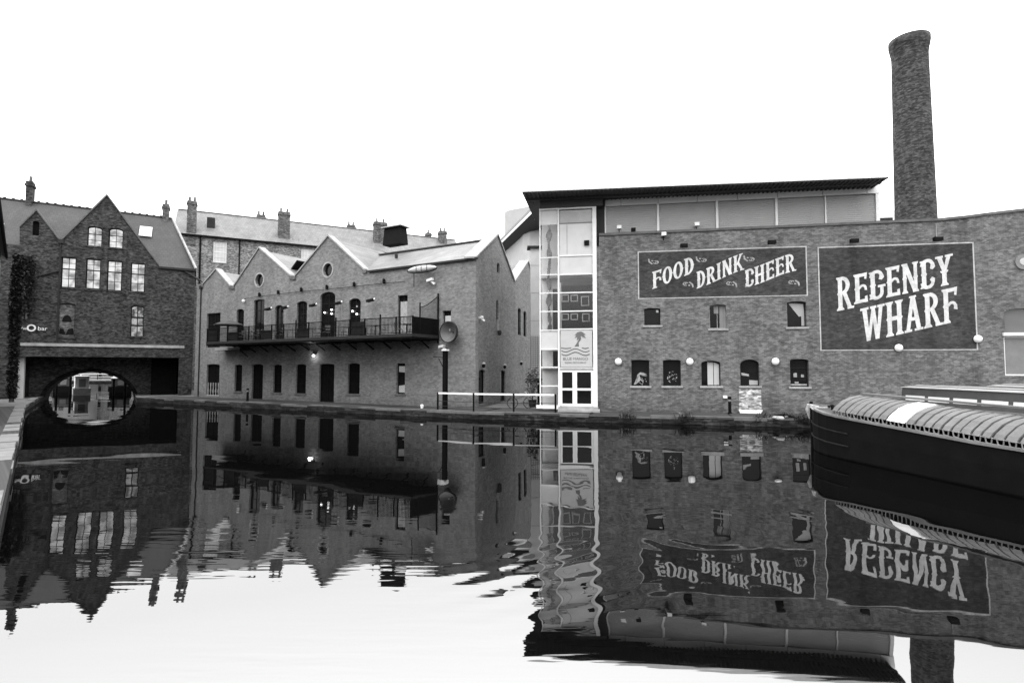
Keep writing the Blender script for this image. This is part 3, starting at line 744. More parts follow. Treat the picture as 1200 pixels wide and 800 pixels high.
# ------------ painted signs
def painted_sign(x0, y0, x1, y1, label, bpx):
    sgn = thing('painted_sign', label, 'sign', (RF.O.x, RF.O.y, 0), RF.ang)
    a, za, b, zb = RF.box(x0, y0, x1, y1)
    mb = MB(); mb.box(a, b, -.012, .02, za, zb); mb.build('painted_panel', 'paint_sign', sgn)
    mb = MB(); t = bpx / 21.0
    mb.box(a, b, -.018, -.008, zb - t, zb); mb.box(a, b, -.018, -.008, za, za + t * .8)
    mb.box(a, a + t, -.0165, -.008, za + t * .8, zb - t); mb.box(b - t, b, -.0165, -.008, za + t * .8, zb - t)
    mb.build('border', 'letter_border', sgn)
    return sgn
def pword(sgn, txt, bl, br, tl, tr_, mat='letter', curve=0.0, fb=0.0):
    (x0, z0), (x1, z1) = RF.hit(*bl), RF.hit(*br)
    h0 = RF.hit(*tl)[1] - z0; h1 = RF.hit(*tr_)[1] - z1
    return word(txt, x0, x1, lambda t: z0 + (z1 - z0) * t + curve * math.sin((t - .5) * math.pi * 1.6) , lambda t: h0 + (h1 - h0) * t, -.012, sgn, mat, fb)
fd = painted_sign(747.5, 291.5, 946, 348.5, 'long dark painted wall sign reading FOOD DRINK CHEER inside a white border', 1.35)
pword(fd, 'FOOD', (764, 338.5), (813.5, 320), (764, 318.5), (813.5, 300.5), curve=.04)
pword(fd, 'DRINK', (816, 338), (871, 316.5), (816, 318.5), (871, 297), curve=.04)
pword(fd, 'CHEER', (873, 336.5), (932, 318), (873, 315.5), (932, 297), curve=.06)
def flourish(px, py, flip):
    s, z = RF.hit(px, py); mb = MB(); f = flip
    for j, p in enumerate(([(-.32, .2), (-.25, .22), (-.2, .02), (-.05, -.12), (-.12, -.16), (-.3, 0)], _arc(.12, -.02, .17, .12, -160, 120, .05), _arc(.18, -.06, .10, .08, 0, 300, .04), [(-.12, .12), (-.02, .1), (-.02, .04), (-.14, .05)])):
        mb.prism([(s + f * a, z + b * (1 if f > 0 else -1) * .9) for a, b in p], -.015 - .002 * j, -.011)
    mb.build('flourish', 'letter_worn', fd)
for x, y, f in ((766, 307, 1), (822, 304.5, 1), (878, 303.5, 1), (806, 333, -1), (857, 332.5, -1), (930, 331, -1)): flourish(x, y, f)
rw = painted_sign(959.5, 286.5, 1143.5, 410.5, 'large dark painted wall sign reading REGENCY WHARF in slanted white letters', 1.35)
pword(rw, 'REGENCY', (980, 361), (1117, 332.5), (980, 327), (1119, 297), fb=.14)
pword(rw, 'WHARF', (1009, 402), (1123, 376), (1009, 362), (1127, 335.5))

# globe wall lamps
def globe(px, py, label):
    s, z = RF.hit(px, py); o = thing('wall_lamp', label, 'lamp', RF.w(s, 0, z), RF.ang, 'round white wall lamps')
    mb = MB(); mb.lathe([(.0, -.26), (.12, -.24), (.19, -.17), (.205, -.10), (.19, -.05), (0, -.045)], 20, (0, 0, 0), 'y'); mb.build('globe', 'globe', o, True)
    mb = MB(); mb.lathe([(.21, -.05), (.21, -.02), (.15, -.002), (0, -.001)], 20, (0, 0, 0), 'y'); mb.build('backplate', 'dark_metal', o)
globe(724.5, 423.5, 'round white wall lamp beside the entrance bay, leftmost on the brick wall')
globe(808, 423.5, 'round white wall lamp between the second and third lower windows')
globe(908, 423.3, 'round white wall lamp right of the arched lower window')
globe(1052, 407.5, 'round white wall lamp on the bottom border of the largest painted sign')
globe(1144.5, 397, 'round white wall lamp on the right border of the largest painted sign')
def spot(px, py, label):
    s, z = RF.hit(px, py); o = thing('spotlight', label, 'light', RF.w(s, 0, z), RF.ang, 'black spotlights above the painted signs')
    mb = MB(); mb.tube([(0, 0, .12), (0, -.3, .15), (0, -.45, .06)], .025); mb.build('arm', 'dark_metal', o)
    mb = MB(); mb.obox((-.2, -.48, .0), (.2, -.48, .0), .24, .2); mb.build('housing', 'black', o)
spot(800, 290, 'black spotlight over the left half of the FOOD DRINK CHEER sign')
spot(901.5, 286, 'black spotlight over the right half of the FOOD DRINK CHEER sign')
spot(996.5, 284.5, 'black spotlight over the left half of the REGENCY WHARF sign')
spot(1093, 282.5, 'black spotlight over the right half of the REGENCY WHARF sign')
for x0, y0, x1, y1 in ((1006, 285.5, 1088, 281.5),):
    mb = MB(); a, za = RF.hit(x0, y0); b, zb = RF.hit(x1, y1); mb.tube([(a, -.03, za), (b, -.03, zb)], .012, 6); mb.build('conduit', 'stone', rb)
mb = MB(); a, za = RF.hit(1097, 281); b, zb = RF.hit(1097, 262); mb.tube([(a, -.04, za), (a, -.04, zb)], .018, 6)
mb.build('conduit', 'stone', rb)
# small cameras and lamps on the parapet
def pcam(px, py, label, m='white_metal', d=.2, cat='camera'):
    s, z = RF.hit(px, py, d); o = thing('security_camera', label, cat, RF.w(s, d, z), RF.ang)
    mb = MB(); mb.box(-.13, .13, -.28, .05, -.08, .12); mb.build('housing', m, o)
    mb = MB(); mb.tube([(0, 0, -.3), (0, 0, -.08)], .03); mb.build('bracket', 'dark_metal', o)
pcam(725.5, 267.5, 'small white camera box on the parapet at the left end of the shutters')
pcam(742, 270.5, 'tiny black fitting on the parapet under the first shutter', 'black')
pcam(777.5, 275.5, 'small pale camera just below the parapet left of the FOOD DRINK CHEER sign', 'white_metal', -.12)
pcam(816, 264, 'pale dome fitting low on the second shutter', 'pale_panel', .3)
# round plaque at far right
s, z = RF.hit(1199, 307); o = thing('wall_plaque', 'round grey disc plaque high on the brick wall at the right edge', 'plaque', RF.w(s, 0, z), RF.ang)
mb = MB(); mb.lathe([(0, -.06), (.4, -.06), (.4, -.002), (0, -.001)], 28, (0, 0, 0), 'y'); mb.build('disc', 'grey_metal', o)
mb = MB(); mb.lathe([(0, -.09), (.18, -.085), (.2, -.062)], 24, (0, 0, 0), 'y'); mb.build('boss', 'sign_grey', o)
# bollard and white box near the walled-up doorway
def bollard(P, label, h=.95, m='black_paint'):
    o = thing('bollard', label, 'bollard', P)
    mb = MB(); mb.lathe([(.11, 0), (.11, .06), (.085, .09), (.08, h - .12), (.1, h - .1), (.1, h - .04), (.07, h), (0, h + .01)], 16); mb.build('post', m, o)
    mb = MB(); mb.lathe([(.084, h - .26), (.087, h - .25), (.087, h - .16), (.084, h - .15)], 16); mb.build('band', 'grey_metal', o)
bollard(on_z(855.3, 484.8, GZ), 'black iron bollard on the towpath left of the walled-up doorway')
bollard(on_z(290, 470.2, GZ), 'dark slim bollard in front of the gabled terrace beside its leftmost dark door', 1.0)
s, z = RF.hit(849.5, 465); mb = MB(); mb.box(s - .11, s + .11, -.1, -.002, z - .06, z + .08)
tag(mb.build('meter_box', 'white_paint', None, loc=(RF.O.x, RF.O.y, 0), rz=RF.ang), 'small white box on the brick wall just above the black bollard', 'box')

# ------------ tall chimney
chY = 38.5; cp_ = at_y(1073.3, 262, chY)
ck = MB()
ck.lathe([(1.36, 0), (1.28, 10.6), (1.115, 25.2), (1.12, 25.5), (1.17, 25.85), (1.235, 26.15), (1.265, 26.35), (1.265, 26.68), (1.0, 26.69), (.95, 25.5)], 48, cap=False)
tag(ck.build('factory_chimney', 'brick_chimney', None, True, loc=(cp_.x, chY, 0)), 'tall tapering round brick factory chimney with flared top behind the wharf building', 'chimney')
# low plant room beside it
s0, z0, s1, z1 = RF.box(1031, 247, 1048, 262, 5.0)
o = thing('roof_plant_room', 'low pale plant room with dark louvre on the roof between shutters and chimney', 'plant room', RF.w((s0 + s1) / 2, 5, 10), RF.ang)
mb = MB(); hw = (s1 - s0) / 2; mb.box(-hw - .6, hw, 0, 2, 0, z1 - 10); mb.build('wall', 'pale_panel', o)
mb = MB(); mb.box(-hw - .5, hw - .1, -.03, 0.001, z1 - 10.75, z1 - 10.45); mb.build('louvre', 'dark_metal', o)

# ================================================================== GABLED TERRACE (middle)
tb = thing('brick_terrace', 'brick canal-side terrace with three front gables, pale coping and a long first floor balcony', 'building', (TF.O.x, TF.O.y, 0), TF.ang)
tl = [(231, 333), (238, 333), (253.5, 315.5), (270, 335), (274.5, 335), (304, 290.5), (341, 323.5), (346, 323.5), (385, 276.5), (427, 316), (431, 315.5)]
tp = [TF.hit(*p) for p in tl]
eaveR = (TF.hit(431, 315.5)[1] + TF.hit(556, 304)[1]) / 2
tp[-1] = (tp[-1][0], eaveR)
outline = [(tp[0][0], GZ - .3), (0, GZ - .3), (0, eaveR)] + tp[::-1]
T_up = [(242, 367, 258, 407, 0), (277, 362, 285.5, 402, 3), (297, 351, 309.5, 401, 1.5), (322, 357.5, 332, 399, 4), (347.5, 353, 359.5, 398, 3), (375, 342, 392.5, 396, 5), (408.5, 349.5, 422.5, 393, 5), (466, 346, 477.5, 392, 0), (519, 364, 528.5, 388, 0)]
T_lo = [(242, 426.5, 257, 464, 1.5), (275, 427, 283.5, 458.5, 1.5), (295, 426.5, 308, 467.5, 1.5), (320, 427, 330, 460, 1.5), (346.5, 426.5, 358.5, 461, 1.5), (374, 426, 391.5, 471, 1.5), (407.5, 425.5, 421.5, 461.5, 1.5), (464.5, 425.5, 474.5, 461.5, 0)]
uo = [opening(TF, b) for b in T_up]; lo = [opening(TF, b) for b in T_lo]
oc = [oculus(TF, 304, 328.2, 4.3, 7.2), oculus(TF, 384.2, 316.2, 5.3, 7.6)]
wm = MB(); wm.holed(outline, [o[0] for o in uo + lo + oc], 0, .22, thick=.3)
wm.build('wall', 'brick_terrace', tb)
for i, o in enumerate(uo):
    pm = 'glass'
    window(tb, o[0], o[1], .19, 'dark_wood', pm, 2, 4 if i in (2, 5, 6) else 3, fw=.07, bar=.04, sill='stone' if i in (7, 8) else None, name='door' if i in (2, 5) else 'window', arch=(.17, -.012, 'brick_terrace'))
# lit lamps seen inside the first-floor doorways
for i, pts in ((5, ((381.5, 366.3), (389.5, 363), (389.5, 367.5))), (6, ((414, 364.6), (419, 368), (419.3, 359)))):
    for k, (x, y) in enumerate(pts):
        s, z = TF.hit(x, y, .17); mb = MB(); mb.lathe([(0, -.07), (.06, -.05), (.075, 0), (.06, .05), (0, .07)], 10, (0, 0, 0))
        tag(mb.build('pendant_lamp', 'bulb' if (i, k) not in ((6, 2),) else 'lit_dim', None, True, loc=TF.w(s, .09, z)), 'small lit lamp in the glazed doorway behind the balcony', 'lamp', 'lit lamps in the balcony doorways')
for i, o in enumerate(lo):
    nm = 'door' if i in (2, 5) else 'window'
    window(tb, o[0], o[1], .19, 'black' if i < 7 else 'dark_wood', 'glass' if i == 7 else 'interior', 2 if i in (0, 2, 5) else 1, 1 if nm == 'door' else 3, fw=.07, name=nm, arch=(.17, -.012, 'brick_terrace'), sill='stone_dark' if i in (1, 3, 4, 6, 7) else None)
s0, z0, s1, z1, _ = lo[7][1]; mb = MB(); mb.prism([(s0 + .1, z0 + .1), (s1 - .1, z0 + .1), (s1 - .1, z0 + (z1 - z0) * .3), (s0 + .1, z0 + (z1 - z0) * .26)], .16, .175); mb.prism([(s0 + .1, z0 + (z1 - z0) * .72), (s1 - .1, z0 + (z1 - z0) * .7), (s1 - .1, z1 - .2), (s0 + .1, z1 - .2)], .16, .175); mb.build('blind', 'sign_grey', tb)
s0, z0, s1, z1, _ = uo[7][1]; mb = MB(); mb.prism([(s0 + .17, z0 + .1), (s1 - .1, z0 + .1), (s1 - .1, z1 - .42), (s0 + .17, z1 - .42)], .10, .13); mb.build('blind', 'curtain', tb)
mb = MB(); s0, z0, s1, z1, _ = uo[8][1]; mb.prism([(s0 + .12, z0 + .05), (s1 - .06, z0 + .05), (s1 - .06, z1 - .32), (s0 + .12, z1 - .32)], .10, .13); mb.build('blind', 'sign_grey', tb)
# white balusters over the lowest left opening
s0, z0, s1, z1, _ = lo[0][1]; mb = MB(); zt = z0 + (z1 - z0) * .42
for k in range(5):
    x = s0 + (s1 - s0) * (k + .5) / 5; mb.lathe([(.05, 0), (.05, .1), (.03, .16), (.065, .4), (.03, .75), (.05, .95), (.05, zt - z0)], 8, (x, .06, z0))
mb.box(s0, s1, .03, .1, z0 + .02, z0 + .1); mb.build('baluster', 'stone', tb)
for o in oc:
    s0, z0, s1, z1, _ = o[1]; cs, cz, r = (s0 + s1) / 2, (z0 + z1) / 2, (s1 - s0) / 2
    mb = MB(); mb.lathe([(r + .004, -.03), (r + .12, -.03), (r + .12, .01), (r + .004, .01), (r + .004, -.03)], 24, (cs, 0, cz), 'y', cap=False); f = mb.build('oculus', 'stone', tb)
    mb = MB(); mb.lathe([(0, 0), (r, 0)], 20, (cs, .2, cz), 'y', cap=False); mb.build('pane', 'glass', f)
# end wall (double gable)
EW = 9.9; pk = 12.55
eo = [(0, GZ - .3), (2 * EW, GZ - .3), (2 * EW, eaveR), (1.5 * EW, pk), (EW, eaveR), (.5 * EW, pk), (0, eaveR)]
def TE(a, d, z):
    P = EF.w(a, -d if False else d, z); x, y = TF.loc(P); return (x, y, z)
# the wall's outward side is to the right of EDIR; frame n of EF points left (into the building)
Eh = [(581.5, 352, 584, 377, 0), (582.5, 308, 585.5, 320, 3), (607, 361, 610.5, 392.5, 3), (613.5, 364.5, 616.8, 394, 3), (561, 433, 568.5, 473, 2), (586, 434, 592.3, 470, 2)]
eh = [opening(EF, b) for b in Eh]
wm = MB(); wm.holed(eo, [h[0] for h in eh], 0, .2, conv=TE)
wm.build('end_wall', 'brick_terrace', tb)
for h in eh: window(tb, h[0], h[1], .17, 'black', 'glass' , 1, 1, fw=.04, conv=TE)
# back and left closing walls
lw = MB(); x0 = tp[0][0]
pE = TE(2 * EW, 0, 0)
lw.quad((x0, 0, 0), (x0, 14, 0), (x0, 14, 9.5), (x0, 0, 9.5)); lw.quad((x0, 14, 0), (pE[0], pE[1], 0), (pE[0], pE[1], 9.7), (x0, 14, 9.5))
lw.build('rear_wall', 'brick_terrace', tb)
# roofs: ridge along the terrace from the end gable, cross roofs behind the front gables
def TEp(a, z): return Vector(TE(a, 0, z))
r1 = TEp(.5 * EW, pk); v1 = TEp(EW, eaveR); r2 = TEp(1.5 * EW, pk); v2 = TEp(2 * EW, eaveR)
sG3 = tp[-1][0]
xl = tp[0][0]
rz = pk - .28
mb = MB()
a = Vector((sG3 - .4, 0, eaveR)); b = Vector((0.12, 0, eaveR)); rr1 = Vector((r1.x, r1.y, rz)); 
mid = a.lerp(b, .37); rm = Vector((a.x + (r1.x - a.x) * .62, r1.y, rz))
ra_ = Vector((sG3 - 3.3, r1.y, rz))
mb.face([mid + Vector((0, -.1, 0)), b + Vector((0, -.1, 0)), rr1, rm]); mb.build('roof_slope', 'slate_pale', tb)
mb = MB(); mb.face([a + Vector((0, -.1, 0)), mid + Vector((0, -.1, 0)), rm, ra_]); mb.build('roof_slope', 'slate_mid', tb)  # darker slates paint the shading of a differently pitched slope onto one plane
mb = MB(); mb.face([Vector((xl, r1.y, rz - .02)), rr1 - Vector((0, 0, .02)), v1 + Vector((0, 0, -.1)), Vector((xl, v1.y, eaveR))])
mb.face([Vector((xl, v1.y, eaveR)), v1 + Vector((0, 0, -.1)), Vector((r2.x, r2.y, rz)), Vector((xl, r2.y, rz - 1))])
mb.face([Vector((xl, r2.y, rz - 1)), Vector((r2.x, r2.y, rz)), v2 + Vector((0, 0, -.1)), Vector((xl, v2.y, eaveR - 1))]); mb.build('rear_roof', 'slate_mid', tb)
gab = [(1, 2, 3, 5.0), (4, 5, 6, 6.5), (7, 8, 9, 7.2)]
for i, j, k, dep in gab:
    L_, P_, Q_ = tp[i], tp[j], tp[k]
    dn = .16
    mb = MB()
    mb.quad((P_[0], .2, P_[1] - dn), (Q_[0] + .25, .2, Q_[1] - dn), (Q_[0] + .25, dep, Q_[1] - dn), (P_[0], dep, P_[1] - dn))
    mb.quad((P_[0], .2, P_[1] - dn), (L_[0] - .25, .2, L_[1] - dn), (L_[0] - .25, dep, L_[1] - dn), (P_[0], dep, P_[1] - dn))
    mb.face([(P_[0], dep, P_[1] - dn), (Q_[0] + .25, dep, Q_[1] - dn), (L_[0] - .25, dep, L_[1] - dn)])
    mb.build('gable_roof', 'slate_pale', tb)
    cm = MB()                                                   # raised stone coping
    for A, B in ((L_, P_), (P_, Q_)):
        cm.prism([(A[0], A[1] - .03), (B[0], B[1] - .03), (B[0], B[1] + .10), (A[0], A[1] + .10)], -.09, .52)
    cm.build('gable_coping', 'coping', tb)
    mb = MB(); mb.box(L_[0] - .28, L_[0] + .1, -.11, .5, L_[1] - .26, L_[1] - .035); mb.build('kneeler', 'stone_dark', tb)
    mb = MB(); mb.box(Q_[0] - .1, Q_[0] + .28, -.11, .5, Q_[1] - .26, Q_[1] - .035); mb.build('kneeler', 'stone_dark', tb)
cm = MB(); th = .12
def copl(a0, z0, a1, z1):
    for dz, pair in ((0, None),):
        o0, i0 = Vector(TE(a0, -.1, z0)), Vector(TE(a0, .75, z0)); o1, i1 = Vector(TE(a1, -.1, z1)), Vector(TE(a1, .75, z1)); up = Vector((0, 0, th))
        cm.add([o0, o1, i1, i0, o0 + up, o1 + up, i1 + up, i0 + up], [(0, 1, 2, 3), (4, 5, 6, 7), (0, 1, 5, 4), (2, 3, 7, 6), (1, 2, 6, 5), (0, 3, 7, 4)])
copl(-.15, eaveR - .05, .5 * EW, pk + .03); copl(.5 * EW, pk + .03, EW, eaveR); copl(EW, eaveR, 1.5 * EW, pk); copl(1.5 * EW, pk, 2 * EW, eaveR)
cm.build('gable_coping', 'coping', tb)
mb = MB(); mb.box(sG3 + .15, .16, -.16, .02, eaveR - .14, eaveR - .01); mb.build('gutter', 'dark_metal', tb)
mb = MB(); mb.tube([(xl, r1.y, rz + .04), (r1.x - .3, r1.y, rz + .04)], .13, 8); mb.build('ridge_tile', 'dark_metal', tb)
# roof cowl
cw_d = r1.y
s0, z0, s1, z1 = TF.box(453, 265.5, 474, 286, cw_d)
cwl = MB(); xc = (s0 + s1) / 2; hw = (s1 - s0) / 2
def frus(mb, x, y, hx, hy, z0, tx, ty, z1): mb.add([(x - hx, y - hy, z0), (x + hx, y - hy, z0), (x + hx, y + hy, z0), (x - hx, y + hy, z0), (x - tx, y - ty, z1), (x + tx, y - ty, z1), (x + tx, y + ty, z1), (x - tx, y + ty, z1)], [(0, 1, 2, 3), (4, 5, 6, 7), (0, 1, 5, 4), (1, 2, 6, 5), (2, 3, 7, 6), (3, 0, 4, 7)])
frus(cwl, xc, cw_d, hw, .45, z0 - .1, hw * .88, .38, z1 - .14)
c1 = cwl.build('roof_cowl', 'black', tb)
mb = MB(); frus(mb, xc, cw_d, hw * 1.12, .6, z1 - .138, hw * 1.06, .55, z1 - .04); mb.build('cowl_cap', 'grey_metal', c1)
s, z = TF.hit(464.5, 298, 2.4); mb = MB(); mb.lathe([(.12, -.2), (.12, .1), (.08, .16), (0, .17)], 12, (s, 2.4, z - .1)); mb.build('roof_vent', 'dark_metal', tb)
s, z = TF.hit(347, 315, 1.6); mb = MB(); mb.obox((s - .75, 1.6, z - .75), (s + .75, 1.6, z + .55), 1.0, .12)
mb.obox((s - .65, 1.3, z - 1.3), (s - .65, 1.3, z - .6), .3, .5); mb.build('roof_hatch', 'black', tb)
s, z = TF.hit(413, 303.5, 5.2); mb = MB(); mb.box(s - 1.2, s + 1.1, 4.8, 5.8, z - .5, z + .1); mb.build('roof_hatch', 'dark_metal', tb)
# downpipes
mb = MB()
for x, ya, yb_ in ((236.5, 335, 466),): 
    s, za = TF.hit(x, ya); mb.tube([(s, -.07, za), (s, -.07, GZ)], .05)
    mb.box(s - .14, s + .14, -.18, -.01, za - .3, za)
mb.build('downpipe', 'dark_metal', tb)

# ------------ balcony
BD = 2.7
dzb = 4.78; dzt = 5.05
bx_l = TF.hit(242, 400, -BD)[0]; bx_r = TF.hit(483, 393, -BD)[0]
mb = MB(); mb.box(bx_l, bx_r, -BD, -.005, dzb, dzt); deck = mb.build('balcony', 'black_paint', tb)
mb = MB(); mb.box(bx_l - .02, bx_r + .02, -BD - .03, -BD + .02, dzb + .10, dzt + .03); mb.box(bx_r - .02, bx_r + .03, -BD, -.01, dzb + .1, dzt + .03); mb.build('deck_edge', 'dark_metal', deck)
mb = MB(); N = 13
for k in range(N):
    x = bx_l + (bx_r - bx_l) * (k + .5) / N; mb.prism([(x - .06, dzb), (x + .06, dzb), (x + .06, dzb - .05), (x - .06, dzb - .05)], -BD + .1, -.02)
    mb.obox((x, -.9, dzb - .02), (x, -.02, dzb - .5), .06, .08)
mb.build('bracket', 'black_paint', deck)
RT = 6.16; NP = 16
px_ = [bx_l + (bx_r - bx_l) * k / NP for k in range(NP + 1)]
for x in px_:
    mb = MB(); mb.box(x - .035, x + .035, -BD + .02, -BD + .09, dzt, RT + (.22 if x in px_[2:-1:3] else .02)); mb.build('railing_post', 'black_paint', deck)
for a, b in zip(px_[:-1], px_[1:]):
    mb = MB(); mb.box(a + .035, b - .035, -BD + .03, -BD + .08, RT - .05, RT)
    mb.box(a + .035, b - .035, -BD + .04, -BD + .07, dzt + .08, dzt + .12); mb.box(a + .035, b - .035, -BD + .04, -BD + .07, dzt + .62, dzt + .65)
    q = a + .12
    while q < b - .08: mb.box(q, q + .022, -BD + .045, -BD + .065, dzt + .12, RT - .05); q += .115
    mb.build('railing_panel', 'black_paint', deck)
# dark sheets laced inside some of the panels
for k in (0, 2, 5, 8, 12):
    a, b = px_[k], px_[k + 1]; mb = MB(); mb.box(a + .04, b - .04, -BD + .10, -BD + .115, dzt + .05, dzt + (.72 if k % 3 else .95)); mb.build('windbreak', 'canvas_dark', deck)
mb = MB()                                                            # return at the right end, solid dark boards
mb.box(bx_r - .06, bx_r - .0, -BD + .1, -.02, dzt, RT - .02); mb.build('end_board', 'black_paint', deck)
mb = MB(); yq = -.04; zq_ = TF.hit(515, 344, yq)[1]; mb.tube([(bx_r - .02, -.12, dzb - .2), (bx_r - .02, -.12, zq_)], .06, 8); mb.tube([(bx_r - .02, -1.95, dzt), (bx_r - .02, -1.95, 7.05)], .045, 8); mb.build('screen_pole', 'black_paint', deck)
mb = MB(); top = []; bot = []
for k in range(13):
    t = k / 12; y = -1.95 + 1.8 * t; top.append((y, 6.75 + (zq_ - .2 - 6.75) * (t ** 1.5))); bot.append((y, RT - .02))
for k in range(12):
    mb.quad((bx_r - .03, top[k][0], top[k][1]), (bx_r - .03, top[k + 1][0], top[k + 1][1]), (bx_r - .03, bot[k + 1][0], bot[k + 1][1]), (bx_r - .03, bot[k][0], bot[k][1]))
mb.build('net_screen', 'mesh_net', deck)
mb = MB(); mb.tube([(bx_r - .03, y, z + .02) for y, z in top], .025, 6); mb.build('screen_rope', 'black', deck)

# tables and chairs on the balcony
tabs = []
def table(P, rz):
    o = thing('cafe_table', 'round dark cafe table on the balcony behind the black railing', 'table', P, rz, 'cafe tables on the balcony')
    mb = MB(); mb.lathe([(.36, .71), (.38, .72), (.38, .745), (.36, .75), (0, .751)], 20); mb.build('tabletop', 'grey_metal', o)
    mb = MB(); mb.lathe([(.22, 0), (.22, .02), (.04, .05), (.035, .7), (.12, .71)], 12); mb.build('pedestal', 'dark_metal', o)
    return o
def chair(P, rz):
    o = thing('cafe_chair', 'slim cafe chair on the balcony behind the black railing', 'chair', P, rz, 'cafe chairs on the balcony')
    mb = MB(); mb.box(-.21, .21, -.21, .21, .43, .46); mb.build('seat', 'grey_metal', o)
    mb = MB()
    for z in (.58, .68, .78, .86): mb.box(-.2, .2, .19, .215, z, z + .05)
    mb.build('backrest', 'grey_metal', o)
    for sx in (-1, 1):
        for sy in (-1, 1):
            mb = MB(); mb.tube([(sx * .19, sy * .2 , .43 if sy < 0 else .9), (sx * .2, sy * .23, 0)], .014, 6); mb.build('leg', 'dark_metal', o)
    return o
t0 = c0 = None
for k in range(8):
    x = bx_l + 2.0 + (bx_r - bx_l - 3.5) * k / 7 + random.uniform(-.2, .2); y = -1.5 + random.uniform(-.25, .25)
    P = TF.w(x, y, dzt)
    if t0 is None: t0 = table(P, 0)
    else: dup(t0, P)
    for sg_ in (-1, 1):
        P = TF.w(x + sg_ * .62, y + random.uniform(-.2, .2), dzt); rz_ = TF.ang + (math.pi / 2) * (-sg_) + random.uniform(-.4, .4)
        if c0 is None: c0 = chair(P, rz_)
        else: dup(c0, P, rz_)
P = TF.w(TF.hit(268, 378, -1.2)[0], -1.2, dzt); o = thing('parasol', 'low grey parasol open on the left end of the balcony', 'parasol', P, TF.ang)
hp = TF.hit(268, 375.5, -1.2)[1] - dzt
mb = MB(); mb.lathe([(1.15, hp - .42), (1.16, hp - .34), (.6, hp - .12), (0, hp + .05)], 8, cap=False); mb.build('canopy', 'parasol_cloth', o)
mb = MB(); mb.tube([(0, 0, 0), (0, 0, hp)], .025); mb.lathe([(.25, 0), (.25, .05), (.04, .08)], 12); mb.build('pole', 'dark_metal', o)
# bright white box and menu frame by the railing
s, z = TF.hit(426, 387.5, -BD + .3); mb = MB(); 
for (a, b, c, d) in ((-.34, .34, .0, .05), (-.34, .34, .55, .6), (-.34, -.29, .05, .55), (.29, .34, .05, .55)): mb.box(a, b, -.03, .03, c, d)
o = thing('menu_board', 'dark board in a pale frame standing on the balcony behind the railing', 'board', TF.w(s, -BD + .3, dzt), TF.ang)
mb.build('frame', 'stone', o); mb = MB(); mb.box(-.29, .29, -.01, .01, .05, .55); mb.build('panel', 'black', o)
# parasol / slim heaters on posts
heat = None
for px, py, big in ((316, 361.5, 1), (335.5, 358, 1), (368.5, 356.5, 1), (398, 353.5, 1), (436, 350, 1)):
    d = -.55; s, z = TF.hit(px, py, d); P = TF.w(s, d, dzt)
    if heat is None:
        heat = thing('patio_heater', 'slim patio heater with dark hood and pale cap standing on the balcony', 'heater', P, TF.ang, 'patio heaters on the balcony'); hh = z - dzt
        mb = MB(); mb.tube([(.22, 0, 0), (.22, 0, hh)], .02, 8); mb.lathe([(.2, 0), (.2, .03), (.05, .06)], 14, (.22, 0, 0)); mb.build('pole', 'grey_metal', heat)
        mb = MB(); mb.lathe([(0, .02), (.05, .02), (.08, .10), (.03, .16), (0, .17)], 10, (.22, 0, hh - .05)); mb.build('cap', 'white_metal', heat, True)
        mb = MB(); mb.obox((-.42, -.05, hh - .08), (.16, -.02, hh - .0), .26, .16); mb.build('hood', 'black', heat)
    else: dup(heat, P, TF.ang)
# cable with small lamps over the balcony
cab = thing('light_cable', 'dark cable strung along the terrace wall above the balcony doors', 'cable', (TF.O.x, TF.O.y, 0), TF.ang)
cpts = [TF.hit(x, y, -.1) for x, y in ((286, 350), (304, 347.3), (326, 344.5), (353, 341.5), (383, 338.8), (415, 335.6), (450, 331.8), (474, 330))]
mb = MB(); mb.tube([(s, -.1, z) for s, z in cpts], .02, 6); mb.build('wire', 'black', cab)
sl = None
for s, z in cpts[1:-1]:
    P = TF.w(s, -.12, z)
    if sl is None:
        sl = thing('wall_lantern', 'small dark lantern fixed on the cable above the balcony doors', 'lantern', P, TF.ang, 'lanterns along the cable')
        mb = MB(); mb.lathe([(.05, .0), (.1, .04), (.1, .22), (.12, .24), (.03, .34), (0, .35)], 8); mb.build('housing', 'black', sl)
        mb = MB(); mb.box(-.03, .03, .0, .11, .1, .14); mb.build('bracket', 'black', sl)
    else: dup(sl, P, TF.ang)
s, z = TF.hit(286, 352.5, -.1); mb = MB(); mb.lathe([(0, -.14), (.1, -.09), (.14, 0), (.1, .09), (0, .14)], 14); tag(mb.build('wall_lamp', 'globe', None, True, loc=TF.w(s, -.16, z)), 'small white globe lamp at the left end of the cable above the balcony', 'lamp')
# lit bulkhead lamp under the balcony
s, z = TF.hit(367.5, 416.5, -.15); o = thing('bulkhead_lamp', 'lit bulkhead lamp under the balcony beside the tall dark door', 'lamp', TF.w(s, 0, z), TF.ang)
mb = MB(); mb.lathe([(0, -.09), (.08, -.06), (.11, 0), (.08, .06), (0, .09)], 12, (0, -.16, 0)); mb.build('bulb', 'bulb', o, True)
mb = MB(); mb.box(-.16, .16, -.26, -.01, .1, .16); mb.build('hood', 'black', o)
pl = bpy.data.lights.new('lamp_glow', 'POINT'); pl.energy = 11; pl.shadow_soft_size = .1; po = bpy.data.objects.new('lamp_glow', pl); C.objects.link(po); po.parent = o; po.location = (0, -.36, -.03)
